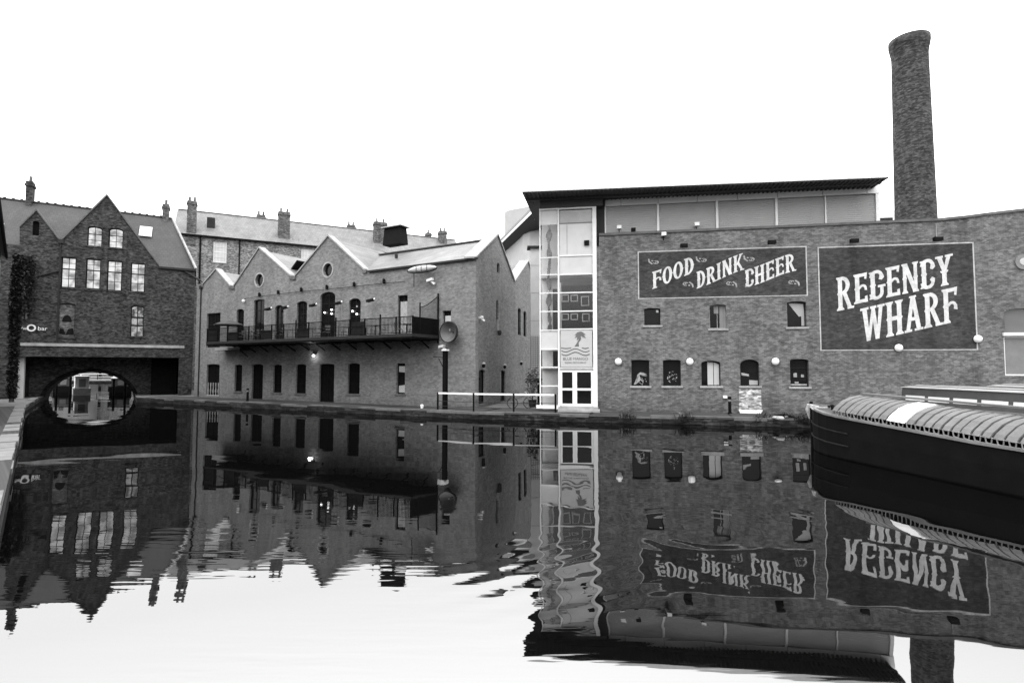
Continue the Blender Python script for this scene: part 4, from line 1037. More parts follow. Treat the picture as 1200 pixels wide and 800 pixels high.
# small bracket sign under the balcony at the left
s0, z0, s1, z1 = TF.box(256, 407.3, 285, 410.5, -.6); o = thing('bracket_canopy', 'thin pale-edged canopy under the left end of the balcony', 'canopy', (TF.O.x, TF.O.y, 0), TF.ang)
mb = MB(); mb.box(s0, s1, -.9, -.02, z0, z1 - .06); mb.build('panel', 'dark_metal', o); mb = MB(); mb.box(s0, s1, -.93, -.89, z0 + .02, z1); mb.build('edge', 'stone', o)
mb = MB(); mb.obox((s1 - .2, -.8, z0), (s1 - .2, -.02, z0 - .55), .05, .06); mb.build('strut', 'black', o)
# hanging lantern sign (oval)
s, z = TF.hit(494.5, 314.8, -.55); o = thing('oval_lantern_sign', 'oval boat-shaped hanging lantern sign under the eaves of the terrace', 'sign', TF.w(s, -.55, z), TF.ang)
hw = (TF.hit(512, 315, -.55)[0] - TF.hit(478, 315, -.55)[0]) / 2
mb = MB(); pr = []
mb.lathe([(.0, -hw), (.10, -hw * .85), (.19, -hw * .5), (.22, 0), (.19, hw * .5), (.10, hw * .85), (0, hw)], 16)
for i, p in enumerate(mb.v): mb.v[i] = (p[2], p[0] * .7, p[1])
mb.build('body', 'sign_grey', o, True)
mb = MB()
for k in range(41):
    pass
ring = [(hw * 1.02 * math.cos(2 * math.pi * k / 40), -.02, .235 * math.sin(2 * math.pi * k / 40) - .03) for k in range(21, 41)]
mb.tube(ring, .05, 6); 
for x in (-.3 * hw, .05 * hw, .42 * hw): mb.tube([(x, -.16, -.2), (x, -.17, .18)], .018, 6)
mb.build('rim', 'dark_metal', o)
mb = MB(); mb.tube([(-hw * .62, .1, -.2), (-hw * .62, .1, -1.15)], .025, 6); mb.tube([(0, .1, .1), (0, .55, .25)], .03, 6); mb.build('bracket', 'dark_metal', o)
# white floodlights
def flood(fr, px, py, label, d=-.2, k=1.0):
    s, z = fr.hit(px, py, d); o = thing('floodlight', label, 'light', fr.w(s, d, z), TF.ang)
    mb = MB(); mb.obox((-.20 * k, -.05, .05 * k), (.14 * k, -.05, .12 * k), .18 * k, .13 * k); mb.obox((.02 * k, 0, .02 * k), (.24 * k, .02, -.14 * k), .1 * k, .09 * k); mb.build('housing', 'white_paint', o)
    mb = MB(); mb.tube([(0, 0, 0), (0, .2, 0)], .02, 6); mb.build('bracket', 'dark_metal', o)
flood(TF, 505, 330, 'white floodlight on the terrace wall below the oval lantern sign', -.2, 1.3)
flood(EF, 564, 373.5, 'white floodlight on the end wall of the terrace', -.15, 1.0)
flood(TF, 519, 407.5, 'white floodlight on top of the black post under the dish', -.35, 1.2)
# post and dish
pb = on_z(521.5, 479.5, GZ); o = thing('lamp_post', 'black square post standing at the right end of the terrace below the dish', 'post', pb, TF.ang)
ph = at_y(521.5, 411, pb.y).z - GZ
mb = MB(); mb.box(-.12, .12, -.12, .12, 0, ph); mb.build('shaft', 'black_paint', o)
mb = MB(); mb.box(-.17, .17, -.17, .17, ph, ph + .1); mb.build('cap', 'white_paint', o)
mb = MB(); mb.obox((-.12, 0, ph - .4), (-1.1, .2, ph - .35), .05, .05); mb.obox((-.12, 0, ph - 1.1), (-.6, .1, ph - .45), .04, .04); mb.build('bracket', 'dark_metal', o)
s, z = TF.hit(528.3, 389.2, -.45); o = thing('satellite_dish', 'large grey bowl-shaped satellite dish on the terrace wall beside the net screen', 'satellite dish', TF.w(s, -.1, z), TF.ang)
r = (TF.hit(528, 377.5, -.45)[1] - TF.hit(528, 401, -.45)[1]) / 2
mb = MB(); prof = [(r * t, -.62 + .54 * (1 - t * t)) for t in (0, .2, .4, .6, .8, .92, 1.0)] + [(r * 1.03, -.63), (r * 1.0, -.60)] + [(r * t, -.57 + .54 * (1 - t * t)) for t in (.8, .4, 0)]
mb.lathe(prof, 32, (0, 0, 0), 'y', cap=False); mb.build('bowl', 'dish', o, True)
mb = MB(); mb.lathe([(r * .98, -.66), (r * 1.06, -.66), (r * 1.07, -.5), (r * 1.0, -.5), (r * .98, -.66)], 32, (0, 0, 0), 'y', cap=False); mb.build('rim', 'dark_metal', o)
mb = MB(); mb.tube([(0, -.08, 0), (0, -.45, .12)], .02, 6); mb.tube([(0, .12, 0), (0, -.1, 0)], .06, 8); mb.build('feed_arm', 'dark_metal', o)
mb = MB(); mb.lathe([(.02, -.1), (.06, -.06), (.06, .06), (0, .1)], 10, (0, -.45, .12)); mb.build('feed_horn', 'grey_metal', o)
# wall lamps on the end wall
for i, (x, y) in enumerate(((565, 428), (590, 429.5), (609.5, 425.5))):
    s, z = EF.hit(x, y, -.1); P = EF.w(s, -.02, z); o = thing('wall_lantern', 'small lantern with pale cap on the end wall above a dark doorway', 'lantern', P, EF.ang, 'lanterns on the end wall')
    mb = MB(); mb.lathe([(.03, -.16), (.1, -.12), (.12, .02), (.03, .12)], 10, (0, -.18, 0)); mb.build('glass', 'black', o); mb = MB(); mb.lathe([(.14, .04), (.1, .14), (0, .17)], 10, (0, -.18, .05)); mb.build('cap', 'stone', o)
s, z = EF.hit(583.8, 389, -.1); o = thing('uplighter', 'slim wall lamp with pale streak on the end wall below the slit window', 'lamp', EF.w(s, 0, z), EF.ang)
mb = MB(); mb.lathe([(.03, -.25), (.14, -.2), (.16, .05), (.1, .12)], 12, (0, -.2, 0)); mb.build('shade', 'dark_metal', o)
mb = MB(); mb.box(-.12, .12, -.1, -.01, .12, .9); mb.build('reflector', 'stone', o)

# ------------ white topped railing along the towpath
rp = [on_z(x, y, GZ) for x, y in ((513, 480.4), (555, 482.2), (602, 483.2), (651, 484.2))]
o = thing('guard_railing', 'low guard railing with white top rail and black posts along the canal edge', 'railing', rp[0])
def rel(p, z): return Vector((p.x - rp[0].x, p.y - rp[0].y, z))
hR = 1.06
for p in rp:
    mb = MB(); q = rel(p, 0); mb.box(q.x - .05, q.x + .05, q.y - .05, q.y + .05, 0, hR + .02); mb.build('post', 'black_paint', o)
mb = MB()
for a, b in zip(rp[:-1], rp[1:]):
    d = (b - a).normalized() * .06; mb.obox(rel(a, hR - .03) + d, rel(b, hR - .03) - d, .09, .10)
mb.build('top_rail', 'white_paint', o)
mb = MB()
for z in (.25, .55):
    for a, b in zip(rp[:-1], rp[1:]): mb.tube([rel(a, z), rel(b, z)], .016, 6)
mb.build('lower_rail', 'dark_metal', o)
# shrub and dark post in the alley
def leaves(mb, cx, cy, z0, z1, rx, ry, n, sz, shape=1.0):
    for _ in range(n):
        t = random.random(); a = random.uniform(0, 6.283); rr = math.sqrt(random.random()) * (1 - shape * abs(t - .5) * .7) * random.uniform(.6, 1.15)
        c = Vector((cx + rx * rr * math.cos(a), cy + ry * rr * math.sin(a), z0 + (z1 - z0) * t))
        e1 = Vector((random.uniform(-1, 1), random.uniform(-1, 1), random.uniform(-1, .6))).normalized() * sz * random.uniform(.6, 1.3)
        e2 = e1.cross(Vector((random.uniform(-1, 1), random.uniform(-1, 1), 1))).normalized() * sz * .45
        mb.add([c - e1, c + e2, c + e1, c - e2], [(0, 1, 2, 3)])
P = at_y(624, 476.5, 36.0); P.z = GZ
o = thing('shrub', 'loose potted shrub beside the white sill of the glass bay', 'shrub', P)
mb = MB(); leaves(mb, 0, 0, .7, 2.6, .55, .5, 260, .12, .9); mb.build('foliage', 'leaf_dry', o)
mb = MB()
for a in range(5): mb.tube([(0, 0, .4), (.1 * math.cos(a * 1.3), .1 * math.sin(a * 1.3), 1.2), (.3 * math.cos(a * 1.3), .3 * math.sin(a * 1.3), 2.1)], [.03, .02, .01], 6)
mb.build('stem', 'bark', o)
mb = MB(); mb.lathe([(.2, 0), (.28, .45), (.3, .47), (.25, .47), (.22, .4), (0, .4)], 14); mb.build('pot', 'dark_metal', o)
bollard(at_y(631.3, 478.4, 35.0) * 1.0 if False else on_z(631.3, 478.0, GZ), 'tall dark post beside the white sill of the glass bay', 1.75)
# bicycle leaning behind the railing
bo = thing('bicycle', 'bicycle parked against the terrace end wall behind the white-topped railing', 'bicycle', on_z(610, 478.2, GZ), R_(8))
mb = MB()
for cx in (-.52, .52):
    mb.tube([(cx + .33 * math.cos(2 * math.pi * k / 24), 0, .34 + .33 * math.sin(2 * math.pi * k / 24)) for k in range(25)], .022, 6, False)
    w_ = MB(); w_.tube([(cx + .33 * math.cos(2 * math.pi * k / 24), 0, .34 + .33 * math.sin(2 * math.pi * k / 24)) for k in range(25)], .022, 6, False)
    for k in range(8): w_.tube([(cx, 0, .34), (cx + .32 * math.cos(k * .785), 0, .34 + .32 * math.sin(k * .785))], .005, 4)
    w_.build('wheel', 'black', bo)
mb = MB()
for a, b in (((-.52, .34), (-.2, .86)), ((-.52, .34), (-.08, .32)), ((-.08, .32), (-.22, .9)), ((-.08, .32), (.36, .8)), ((-.2, .8), (.38, .82)), ((.36, .9), (.52, .34))): mb.tube([(a[0], 0, a[1]), (b[0], 0, b[1])], .02, 6)
mb.build('frame', 'grey_metal', bo)
mb = MB(); mb.obox((-.34, 0, .93), (-.08, 0, .95), .13, .05); mb.build('saddle', 'black', bo)
mb = MB(); mb.tube([(.36, 0, .9), (.36, 0, 1.0)], .018, 6); mb.tube([(.3, -.28, 1.02), (.4, -.1, 1.0), (.4, .1, 1.0), (.3, .28, 1.02)], .016, 6); mb.build('handlebar', 'white_metal', bo)

# ================================================================== pale stair tower and drum behind
lt = thing('stair_tower', 'narrow pale rendered stair tower with grid panels between the terrace end and the glass bay', 'tower', at_y(628, 440, 41.0) * Vector((1, 1, 0)) if False else Vector((at_y(622, 440, 41).x, 41, 0)))
zt_ = at_y(625, 290.5, 41).z
mb = MB(); mb.box(0, 3.2, 0, .85, 0, zt_); mb.build('wall', 'cream', lt)
mb = MB(); mb.box(-.25, 3.4, -.2, .9, zt_ + .002, zt_ + .13); mb.build('roof_edge', 'dark_metal', lt)
mb = MB()
for k in range(9): mb.box(.0 + k * .16, .03 + k * .16, -.02, 0, 2.2, 5.4)
for k in range(20): mb.box(0, 1.4, -.025, -.003, 2.2 + k * .16, 2.23 + k * .16)
mb.build('grille', 'grey_metal', lt)
mb = MB()
for z in (6.5, 8.6, 10.7): mb.box(-.003, 3.2, -.012, .0, z, z + .03)
mb.build('panel_joint', 'stone', lt)
mb = MB(); mb.box(-.3, 1.1, -.5, .0, 2.05, 2.18); mb.build('door_canopy', 'dark_metal', lt)
dr = thing('rendered_building', 'pale rendered building with deep dark sloping eaves behind the terrace end', 'building', (0, 0, 0))
wf = [(-1.5, 53), (-.23, 48.3), (.7, 44.6), (.95, 43.4), (1.4, 42.5), (2.1, 41.95), (4.6, 41.9), (6.2, 53)]
ef = [(-2.3, 53), (-.9, 47.7), (1.5, 38.2), (1.75, 37.9), (4.7, 37.7), (7.5, 53)]
K = 1.36; kz = lambda z: H + (z - H) * K
wf = [(x * K, y * K) for x, y in wf]; ef = [(x * K, y * K) for x, y in ef]
mb = MB(); mb.hprism(wf, 0, kz(13.7)); mb.build('wall', 'cream', dr)
mb = MB(); n = len(ef)
wf2 = [(x * K, y * K) for x, y in [(-1.5, 53), (-.23, 48.3), (1.2, 42.7), (2.1, 41.95), (4.6, 41.9), (6.2, 53)]]
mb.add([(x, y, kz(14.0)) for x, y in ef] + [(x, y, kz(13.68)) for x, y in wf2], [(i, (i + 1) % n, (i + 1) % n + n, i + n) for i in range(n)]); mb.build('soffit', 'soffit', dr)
mb = MB(); mb.add([(x, y, kz(13.98)) for x, y in ef] + [(x, y, kz(14.2)) for x, y in ef], [(i, (i + 1) % n, (i + 1) % n + n, i + n) for i in range(n)]); mb.build('eaves_fascia', 'white_metal', dr)
mb = MB(); mb.hprism([(x + .05, y + .05) for x, y in ef], kz(14.205), kz(14.5)); mb.build('roof', 'grey_metal', dr)
pa, pb_ = at_y(591.5, 247, 74), at_y(640, 247, 74)
mb = MB(); zb_ = at_y(600, 246, 74).z
mb.prism([(0, 0), (pb_.x - pa.x, 0), (pb_.x - pa.x, zb_ + .9), (.6, zb_), (0, zb_ - .3)], 0, 3)
tag(mb.build('lift_tower', 'shutter', None, loc=(pa.x, 74, 0)), 'plain pale grey lift tower rising behind the pale rendered building', 'tower')

# ================================================================== BUILDING OVER THE TUNNEL (left)
lbd = thing('brick_building', 'tall soot-dark brick building with steep gables spanning the canal tunnel', 'building', (LF.O.x, LF.O.y, 0), LF.ang)
zb0 = (LF.hit(60, 417)[1] + LF.hit(190, 419)[1]) / 2
zs0 = (LF.hit(60, 403.5)[1] + LF.hit(190, 406.5)[1]) / 2
sA = LF.hit(-40, 330)[0]; sB = LF.hit(228, 330)[0]
lp = [(-40, 287), (23, 287), (23, 266), (43, 246.5), (70, 281.5), (74, 279.5), (125.5, 229), (187, 312), (228, 314)]
lpts = [LF.hit(*p) for p in lp]
ez = lpts[-2][1]; lpts[-1] = (sB, ez); lpts[0] = (sA, lpts[1][1])
outline = [(sA, zb0), (sB, zb0), (sB, ez)] + lpts[::-1][1:]
Lw = [(71.5, 301.5, 89, 337), (100.5, 303.5, 118, 338.5), (125.5, 305.5, 143, 340.5), (153, 308.5, 170, 342), (102.5, 265.5, 119.8, 288.5, 2), (127.5, 267.5, 144.5, 290.5, 2), (68.5, 355, 87.5, 395, 2), (153, 358, 168.5, 394.5, 2), (38, 259, 46, 276, 2)]
lw_ = [opening(LF, b) for b in Lw]
wm = MB(); wm.holed(outline, [o[0] for o in lw_], 0, .25, thick=.35); wm.build('wall', 'brick_soot', lbd)
lm = MB()
x = LF.hit(122.6, 330)[0]; lm.box(x - .14, x + .14, -.06, .05, lw_[1][1][1] - .4, lw_[5][1][3] + .5)
x = LF.hit(146, 330)[0]; lm2 = MB(); lm2.box(x - .1, x + .1, -.05, .05, lw_[1][1][1] - .4, lw_[5][1][3]); lm2.build('pilaster', 'brick_soot', lbd)
lm.build('pilaster', 'brick_soot', lbd)
for i, o in enumerate(lw_):
    if i < 4: window(lbd, o[0], o[1], .2, 'black', 'lit_pane', 2, 1, bar=.045, fw=.08, sill='brick_soot', rowpos=[(.3, 1), (.62, 2.2), (.81, .7)], arch=(.2, -.02, 'brick_soot'))
    elif i < 6: window(lbd, o[0], o[1], .2, 'black', 'lit_pane', 2, 1, bar=.04, fw=.07, sill='brick_soot', rowpos=[(.32, 1), (.62, 1.6)], arch=(.2, -.02, 'brick_soot'))
    elif i == 6: window(lbd, o[0], o[1], .16, 'brick_soot', 'brick_stack', 1, 1, fw=.05, name='blocked_window', sill='brick_soot', arch=(.2, -.02, 'brick_soot'))
    elif i == 7: window(lbd, o[0], o[1], .2, 'black', 'lit_dim', 2, 1, fw=.07, bar=.07, rowpos=[(.36, 2), (.62, 2)], sill='brick_soot', arch=(.2, -.02, 'brick_soot'))
    else: window(lbd, o[0], o[1], .2, 'black', 'interior', 1, 1, fw=.05)
s0, z0, s1, z1, _ = lw_[6][1]; mb = MB(); hw = (s1 - s0) / 2; cs = (s0 + s1) / 2
mb.prism([(cs + hw * .6 * math.cos(math.pi * k / 10), z0 + 1.35 + .6 * math.sin(math.pi * k / 10)) for k in range(11)], .13, .158)
mb.prism([(s0 + .05, z0 + .3), (s0 + .5, z0 + .25), (s0 + .35, z0 + .7), (s0 + .1, z0 + .75)], .13, .157); mb.prism([(s1 - .05, z0 + .3), (s1 - .6, z0 + .22), (s1 - .45, z0 + .72), (s1 - .1, z0 + .8)], .13, .157)
mb.build('dark_vent', 'black', lbd)
# string course and beam over the water
mb = MB(); x0 = LF.hit(24, 404)[0]; x1 = LF.hit(216, 406)[0]; mb.box(x0, x1, -.14, .02, zs0 - .12, zs0 + .13); mb.build('string_course', 'stone', lbd)
mb = MB(); mb.box(x0 - .02, x1 + .1, -.05, .6, zb0 - .02, zs0 - .125); mb.build('beam', 'brick_soot', lbd)
# undercroft: back wall with the tunnel arch, soffit, piers
zc = LF.hit(104, 436, 5)[1]; aw = (AS1 - AS0) / 2; ac = (AS0 + AS1) / 2
def arc_poly(r_in=0, n=24): return [(ac + (aw - r_in) * math.cos(math.pi * k / n), -.2 + (zc - r_in + .2) * math.sin(math.pi * k / n)) for k in range(n + 1)]
ap = arc_poly()
mb = MB(); back = [(sA, -1), (ac - aw - .001, -1)] + ap[::-1] + [(ac + aw + .001, -1), (sB, -1), (sB, zb0), (sA, zb0)]
mb.holed(back, [], 5.0, .1); mb.build('tunnel_front', 'brick_stack', lbd)
mb = MB()
for d0, d1 in ((5.0, 6.9),):
    mb.add([(p[0], d0, p[1]) for p in ap] + [(p[0], d1, p[1]) for p in ap], [(i, i + 1, i + 1 + len(ap), i + len(ap)) for i in range(len(ap) - 1)])
mb.build('tunnel_vault', 'brick_soot', lbd)
mb = MB(); ring = arc_poly(-.35); mb.prism(ring + arc_poly(-.002)[::-1], 4.9, 5.05); mb.build('arch_ring', 'brick_canal', lbd)
mb = MB(); mb.box(sA, sB, .36, 14, zb0 + .02, zb0 + .3); mb.build('soffit', 'brick_soot', lbd)
mb = MB(); mb.holed(back, [], 6.9, .1); mb.build('tunnel_rear', 'brick_soot', lbd)
mb = MB(); mb.quad((sA, 14, zb0), (sB, 14, zb0), (sB, 14, ez), (sA, 14, ez)); mb.build('rear_wall', 'brick_soot', lbd)
mb = MB(); x = LF.hit(209, 440)[0]; mb.box(x, sB, 0.02, .9, GZ - .2, zb0 - .003); mb.build('pier', 'brick_soot', lbd)
mb = MB(); x = LF.hit(24.5, 440, .6)[0]; mb.box(x - .25, x + .22, .45, .9, GZ - .2, zb0 - .003); mb.build('pier', 'cream', lbd)  # cream colour paints in the light falling on this wall corner
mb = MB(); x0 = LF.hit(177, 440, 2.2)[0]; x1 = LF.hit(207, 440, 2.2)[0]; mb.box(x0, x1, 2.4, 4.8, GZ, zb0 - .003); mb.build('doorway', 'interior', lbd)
mb = MB(); mb.box(sA, LF.hit(22, 440)[0] - .3, .02, 4.9, GZ - .2, zb0 - .003); mb.build('side_wall', 'brick_soot', lbd)
mb = MB(); mb.quad((sB, .3, 0), (sB, 6.9, 0), (sB, 6.9, zb0), (sB, .3, zb0)); mb.quad((sB, .3, zb0), (sB, 14, zb0), (sB, 14, ez), (sB, .3, ez)); mb.build('end_wall', 'brick_soot', lbd)
# roofs
RD = 5.2
zr = LF.hit(120, 247, RD)[1]
hpx = LF.hit(202, 254.5, RD)[0]
zr = (LF.hit(60, 242, RD)[1] + LF.hit(195, 253.5, RD)[1]) / 2
mb = MB()
mb.face([(sA - 2, .37, ez + .05), (sB + .1, .37, ez + .05), (hpx, RD, zr), (sA - 2, RD, zr)])
mb.build('roof', 'slate_dark', lbd)
mb = MB(); mb.face([(sA - 2, RD, zr), (hpx, RD, zr), (sB, 14, ez), (sA - 2, 14, ez)]); mb.face([(sB + .1, -.1, ez), (hpx, RD, zr), (sB + .1, 14, ez)]); mb.build('rear_roof', 'slate_dark', lbd)
mb = MB(); mb.tube([(sA - 2, RD, zr + .03), (hpx, RD, zr + .03)], .1, 8); 
k = sA - 1
while k < hpx: mb.box(k, k + .2, RD - .06, RD + .06, zr + .08, zr + .2); k += .6
mb.build('ridge_tile', 'brick_soot', lbd)
mb = MB(); mb.obox((sB + .08, -.1, ez + .06), (hpx, RD, zr + .05), .18, .14); mb.build('hip_tile', 'stone', lbd)
for i, j, k, dep in ((2, 3, 4, 3.5), (5, 6, 7, RD + 1)):
    L_, P_, Q_ = lpts[i], lpts[j], lpts[k]; mb = MB(); dn = .1
    mb.quad((P_[0], .2, P_[1] - dn), (Q_[0], .2, Q_[1] - dn), (Q_[0], dep, Q_[1] - dn), (P_[0], dep, P_[1] - dn)); mb.quad((P_[0], .2, P_[1] - dn), (L_[0], .2, L_[1] - dn), (L_[0], dep, L_[1] - dn), (P_[0], dep, P_[1] - dn))
    mb.build('gable_roof', 'slate_dark', lbd)
    cm = MB()
    for A, B in ((L_, P_), (P_, Q_)): cm.prism([(A[0], A[1] - .05), (B[0], B[1] - .05), (B[0], B[1] + .13), (A[0], A[1] + .13)], -.12, .45)
    cm.build('gable_coping', 'stone_dark', lbd)
mb = MB(); mb.box(LF.hit(185, 314)[0], sB + .1, -.2, .0, ez - .22, ez - .03); mb.build('gutter', 'dark_metal', lbd)
mb = MB(); a, z = LF.hit(71.5, 284); mb.tube([(a, -.08, z), (a, -.08, zs0 + .15)], .06); mb.box(a - .2, a + .2, -.2, -.02, z - .1, z + .25); mb.build('downpipe', 'dark_metal', lbd)
q0 = LF.hit(38, 325.5); q1 = LF.hit(69, 317.5); mb = MB(); mb.tube([(q0[0], -.08, q0[1]), (q1[0], -.08, q1[1])], .06); mb.build('downpipe', 'dark_metal', lbd); mb = MB(); q2 = LF.hit(217, 318); q3 = LF.hit(236, 330); mb.tube([(q2[0], -.08, q2[1]), (q3[0], -.3, q3[1])], .08)
mb.build('gutter', 'dark_metal', lbd)
s0, z0, s1, z1 = LF.box(162, 264, 178, 275, 2.6); mb = MB(); sl_ = (zr - ez) / RD
def on_roof(s, z, o=.06): return (s, (z - ez) / sl_ - o, z + .03)
s0, z0 = LF.hit(162, 275, 2.4); s1, z1 = LF.hit(178, 264, 2.9)
mb.face([on_roof(s0, z0), on_roof(s1, z0), on_roof(s1, z1), on_roof(s0, z1)]); f = mb.build('skylight', 'frost', lbd)
s0, z0 = LF.hit(-6, 272, 2.4); s1, z1 = LF.hit(6, 263, 2.9); mb = MB(); mb.face([on_roof(s0, z0), on_roof(s1, z0), on_roof(s1, z1), on_roof(s0, z1)]); mb.build('skylight', 'frost', lbd)
def stack(parent, fr, x0, y0, x1, y1, d, pots=2, m='brick_stack', dep=.5, zext=2.5, pot_m='stone_dark'):
    s0, z0, s1, z1 = fr.box(x0, y0, x1, y1, d); mb = MB(); h = z1 - z0
    mb.box(s0 + .05, s1 - .05, d, d + dep * 2, z0 - zext, z1 - .45); mb.box(s0 - .03, s1 + .03, d - .07, d + dep * 2 + .07, z1 - .448, z1 - .25); mb.box(s0 + .03, s1 - .03, d - .02, d + dep * 2 + .02, z1 - .248, z1)
    c = mb.build('chimney', m, parent)
    for k in range(pots):
        x = s0 + (s1 - s0) * (k + .5) / pots; mb = MB(); mb.lathe([(.16, 0), (.13, .1), (.12, .5), (.15, .55), (.11, .56)], 10, (x, d + dep, z1)); mb.build('chimney_pot', pot_m, c)
stack(lbd, LF, 29, 212, 38.5, 243, RD - .4, 1, 'brick_soot')
stack(lbd, LF, 189.8, 239, 198.8, 255, RD - .4, 1)
# sign on the tunnel building
sgn = thing('wall_sign', 'small white lettered sign with a ring on the dark brick at the far left', 'sign', (LF.O.x, LF.O.y, 0), LF.ang)
s, z = LF.hit(37, 384.2); mb = MB(); mb.lathe([(.19, -.1), (.30, -.1), (.30, -.03), (.19, -.03), (.19, -.1)], 28, (s, 0, z), 'y', cap=False); mb.build('ring', 'white_paint', sgn)
s, z = LF.hit(27.5, 385.5); text_mesh('the', .34, 'lettering', 'white_paint', sgn, (s, -.06, z - .05), .03)
s, z = LF.hit(50, 385.2); text_mesh('bar', .48, 'lettering', 'white_paint', sgn, (s, -.06, z - .14), .03)

# ================================================================== TALL HOUSE behind
hb = thing('brick_house', 'tall brick house row with long pale slate roof and chimney stacks behind the terrace', 'building', (HF.O.x, HF.O.y, 0), HF.ang)
hs0 = HF.hit(203, 300)[0]; hs1 = HF.hit(545, 300)[0]
zE = (HF.hit(240, 274)[1] + HF.hit(365, 288.5)[1]) / 2
zR = (HF.hit(235, 250.5, 4.2)[1] + HF.hit(420, 268, 4.2)[1] + HF.hit(500, 277, 4.2)[1]) / 3
hw_ = [opening(HF, (250, 283.5, 265.5, 307.5)), opening(HF, (300, 309, 316, 335)), opening(HF, (353, 292, 368, 318))]
mb = MB(); mb.holed([(hs0, 0), (hs1, 0), (hs1, zE), (hs0, zE)], [o[0] for o in hw_], 0, .2); mb.quad((hs0, 0, 0), (hs0, 9, 0), (hs0, 9, zE), (hs0, 0, zE)); mb.face([(hs0, 0, zE), (hs0, 4.2, zR), (hs0, 9, zE)]); mb.build('wall', 'brick_house', hb)
for o in hw_: window(hb, o[0], o[1], .12, 'white_paint', 'frost', 4, 6, bar=.03, fw=.08, sill='stone', rowpos=[(.25, 1), (.5, 2.4), (.75, 1)])
mb = MB(); mb.face([(hs0 - .1, -.25, zE - .1), (hs1, -.25, zE - .1), (hs1, 4.2, zR), (hs0 - .1, 4.2, zR)]); mb.face([(hs0 - .1, 9, zE), (hs1, 9, zE), (hs1, 4.21, zR), (hs0 - .1, 4.21, zR)]); mb.build('roof', 'slate_pale', hb)
mb = MB(); mb.box(hs0, hs1, -.34, -.2, zE - .26, zE - .09); mb.build('gutter', 'black', hb)
for x, r in ((280.5, .07), (234.5, .1)): s = HF.hit(x, 300)[0]; mb = MB(); mb.tube([(s, -.1, zE - .2), (s, -.1, 6)], r); mb.build('downpipe', 'black', hb)
mb = MB(); mb.tube([(hs0, 4.2, zR + .03), (hs1, 4.2, zR + .03)], .1, 8); mb.build('ridge_tile', 'stone_dark', hb)
for a in ((218.6, 235, 230.6, 262, -.1, 2), (325.5, 248, 340.3, 284, .6, 2), (300.5, 251.5, 311.5, 262, 4.5, 2), (407, 263.5, 417, 272, 4.5, 2), (438.5, 260, 454, 287, 1.5, 2), (500, 272.5, 506, 282, 4.5, 1), (515.3, 270.5, 524, 284, 3.0, 2)):
    stack(hb, HF, *a[:4], a[4], a[5])
sl2 = (zR - zE) / 4.45
s0, z0 = HF.hit(242.5, 268, 1.6); s1, z1 = HF.hit(252.5, 258.5, 2.6); mb = MB(); mb.box(s0, s1, 1.2, 1.9, z0 - .1, z1); mb.build('dormer_vent', 'dark_metal', hb)
for x in (344, 350.5, 357.5, 373):
    s, z = HF.hit(x, 287, .6); mb = MB(); mb.tube([(s, .6, z - .4), (s, .6, z + .9)], .07, 8); mb.build('vent_pipe', 'stone', hb)

# ================================================================== building on the left bank and ivy
BF = Fr((-32.2, 33.8), (-.667, .745))
o = thing('brick_warehouse', 'brick warehouse rising straight from the towpath at the left edge', 'building', (BF.O.x, BF.O.y, 0), BF.ang)
ze_ = 11.2; eL = BF.loc((-37.6, 39.9))[0]
mb = MB(); mb.box(-14, eL, 0, 9, GZ - .2, ze_); mb.build('wall', 'brick_stack', o)
mb = MB(); mb.face([(-14.3, -.25, ze_ - .1), (eL + .3, -.25, ze_ - .1), (eL + .3, 4.5, ze_ + 3), (-14.3, 4.5, ze_ + 3)]); mb.face([(-14.3, 9.2, ze_ - .1), (eL + .3, 9.2, ze_ - .1), (eL + .3, 4.5, ze_ + 3), (-14.3, 4.5, ze_ + 3)]); mb.build('roof', 'slate_dark', o)
mb = MB(); mb.tube([(-14, -.3, ze_ - .1), (eL, -.3, ze_ - .1)], .09); mb.build('gutter', 'black', o)
for x in (-11, -8, -5, -2, 1, 4):
    for z in (2.2, 6.2):
        mb = MB(); mb.box(x, x + 1.1, -.05, -.005, z, z + 1.9); f = mb.build('window', 'dark_wood', o); mb = MB(); mb.box(x + .08, x + 1.02, -.055, -.05, z + .08, z + 1.82); mb.build('pane', 'glass', f)
def ivy(P, h, label, rx, ry, n):
    o = thing('ivy', label, 'plant', P)
    mb = MB()
    for k in range(4): mb.tube([(rx * .3 * math.sin(k * 2), ry * .3 * math.cos(k * 3), 0), (rx * .4 * math.sin(k * 2 + 1), ry * .3, h * .5), (rx * .6 * math.sin(k + 2), 0, h * .95)], [.07, .05, .02], 6)
    mb.build('stem', 'bark', o)
    mb = MB(); leaves(mb, 0, 0, .3, h, rx, ry, n, .13, .3); leaves(mb, 0, 0, h * .45, h * .95, rx * 1.35, ry, n // 2, .13, .8); mb.build('foliage', 'leaf', o)
ivy((at_y(13.5, 470, 41.2).x, 41.2, GZ), at_y(15, 298, 41.2).z - GZ, 'dark column of ivy climbing the corner between warehouse and tunnel building', .36, .4, 6500)
s, z = LF.hit(30, 345, -.15); P = LF.w(s, -.2, LF.hit(30, 374)[1])
ivy(P, LF.hit(31, 300)[1] - P.z, 'patch of dark ivy on the tunnel building wall above the white lettered sign', .85, .2, 1500)

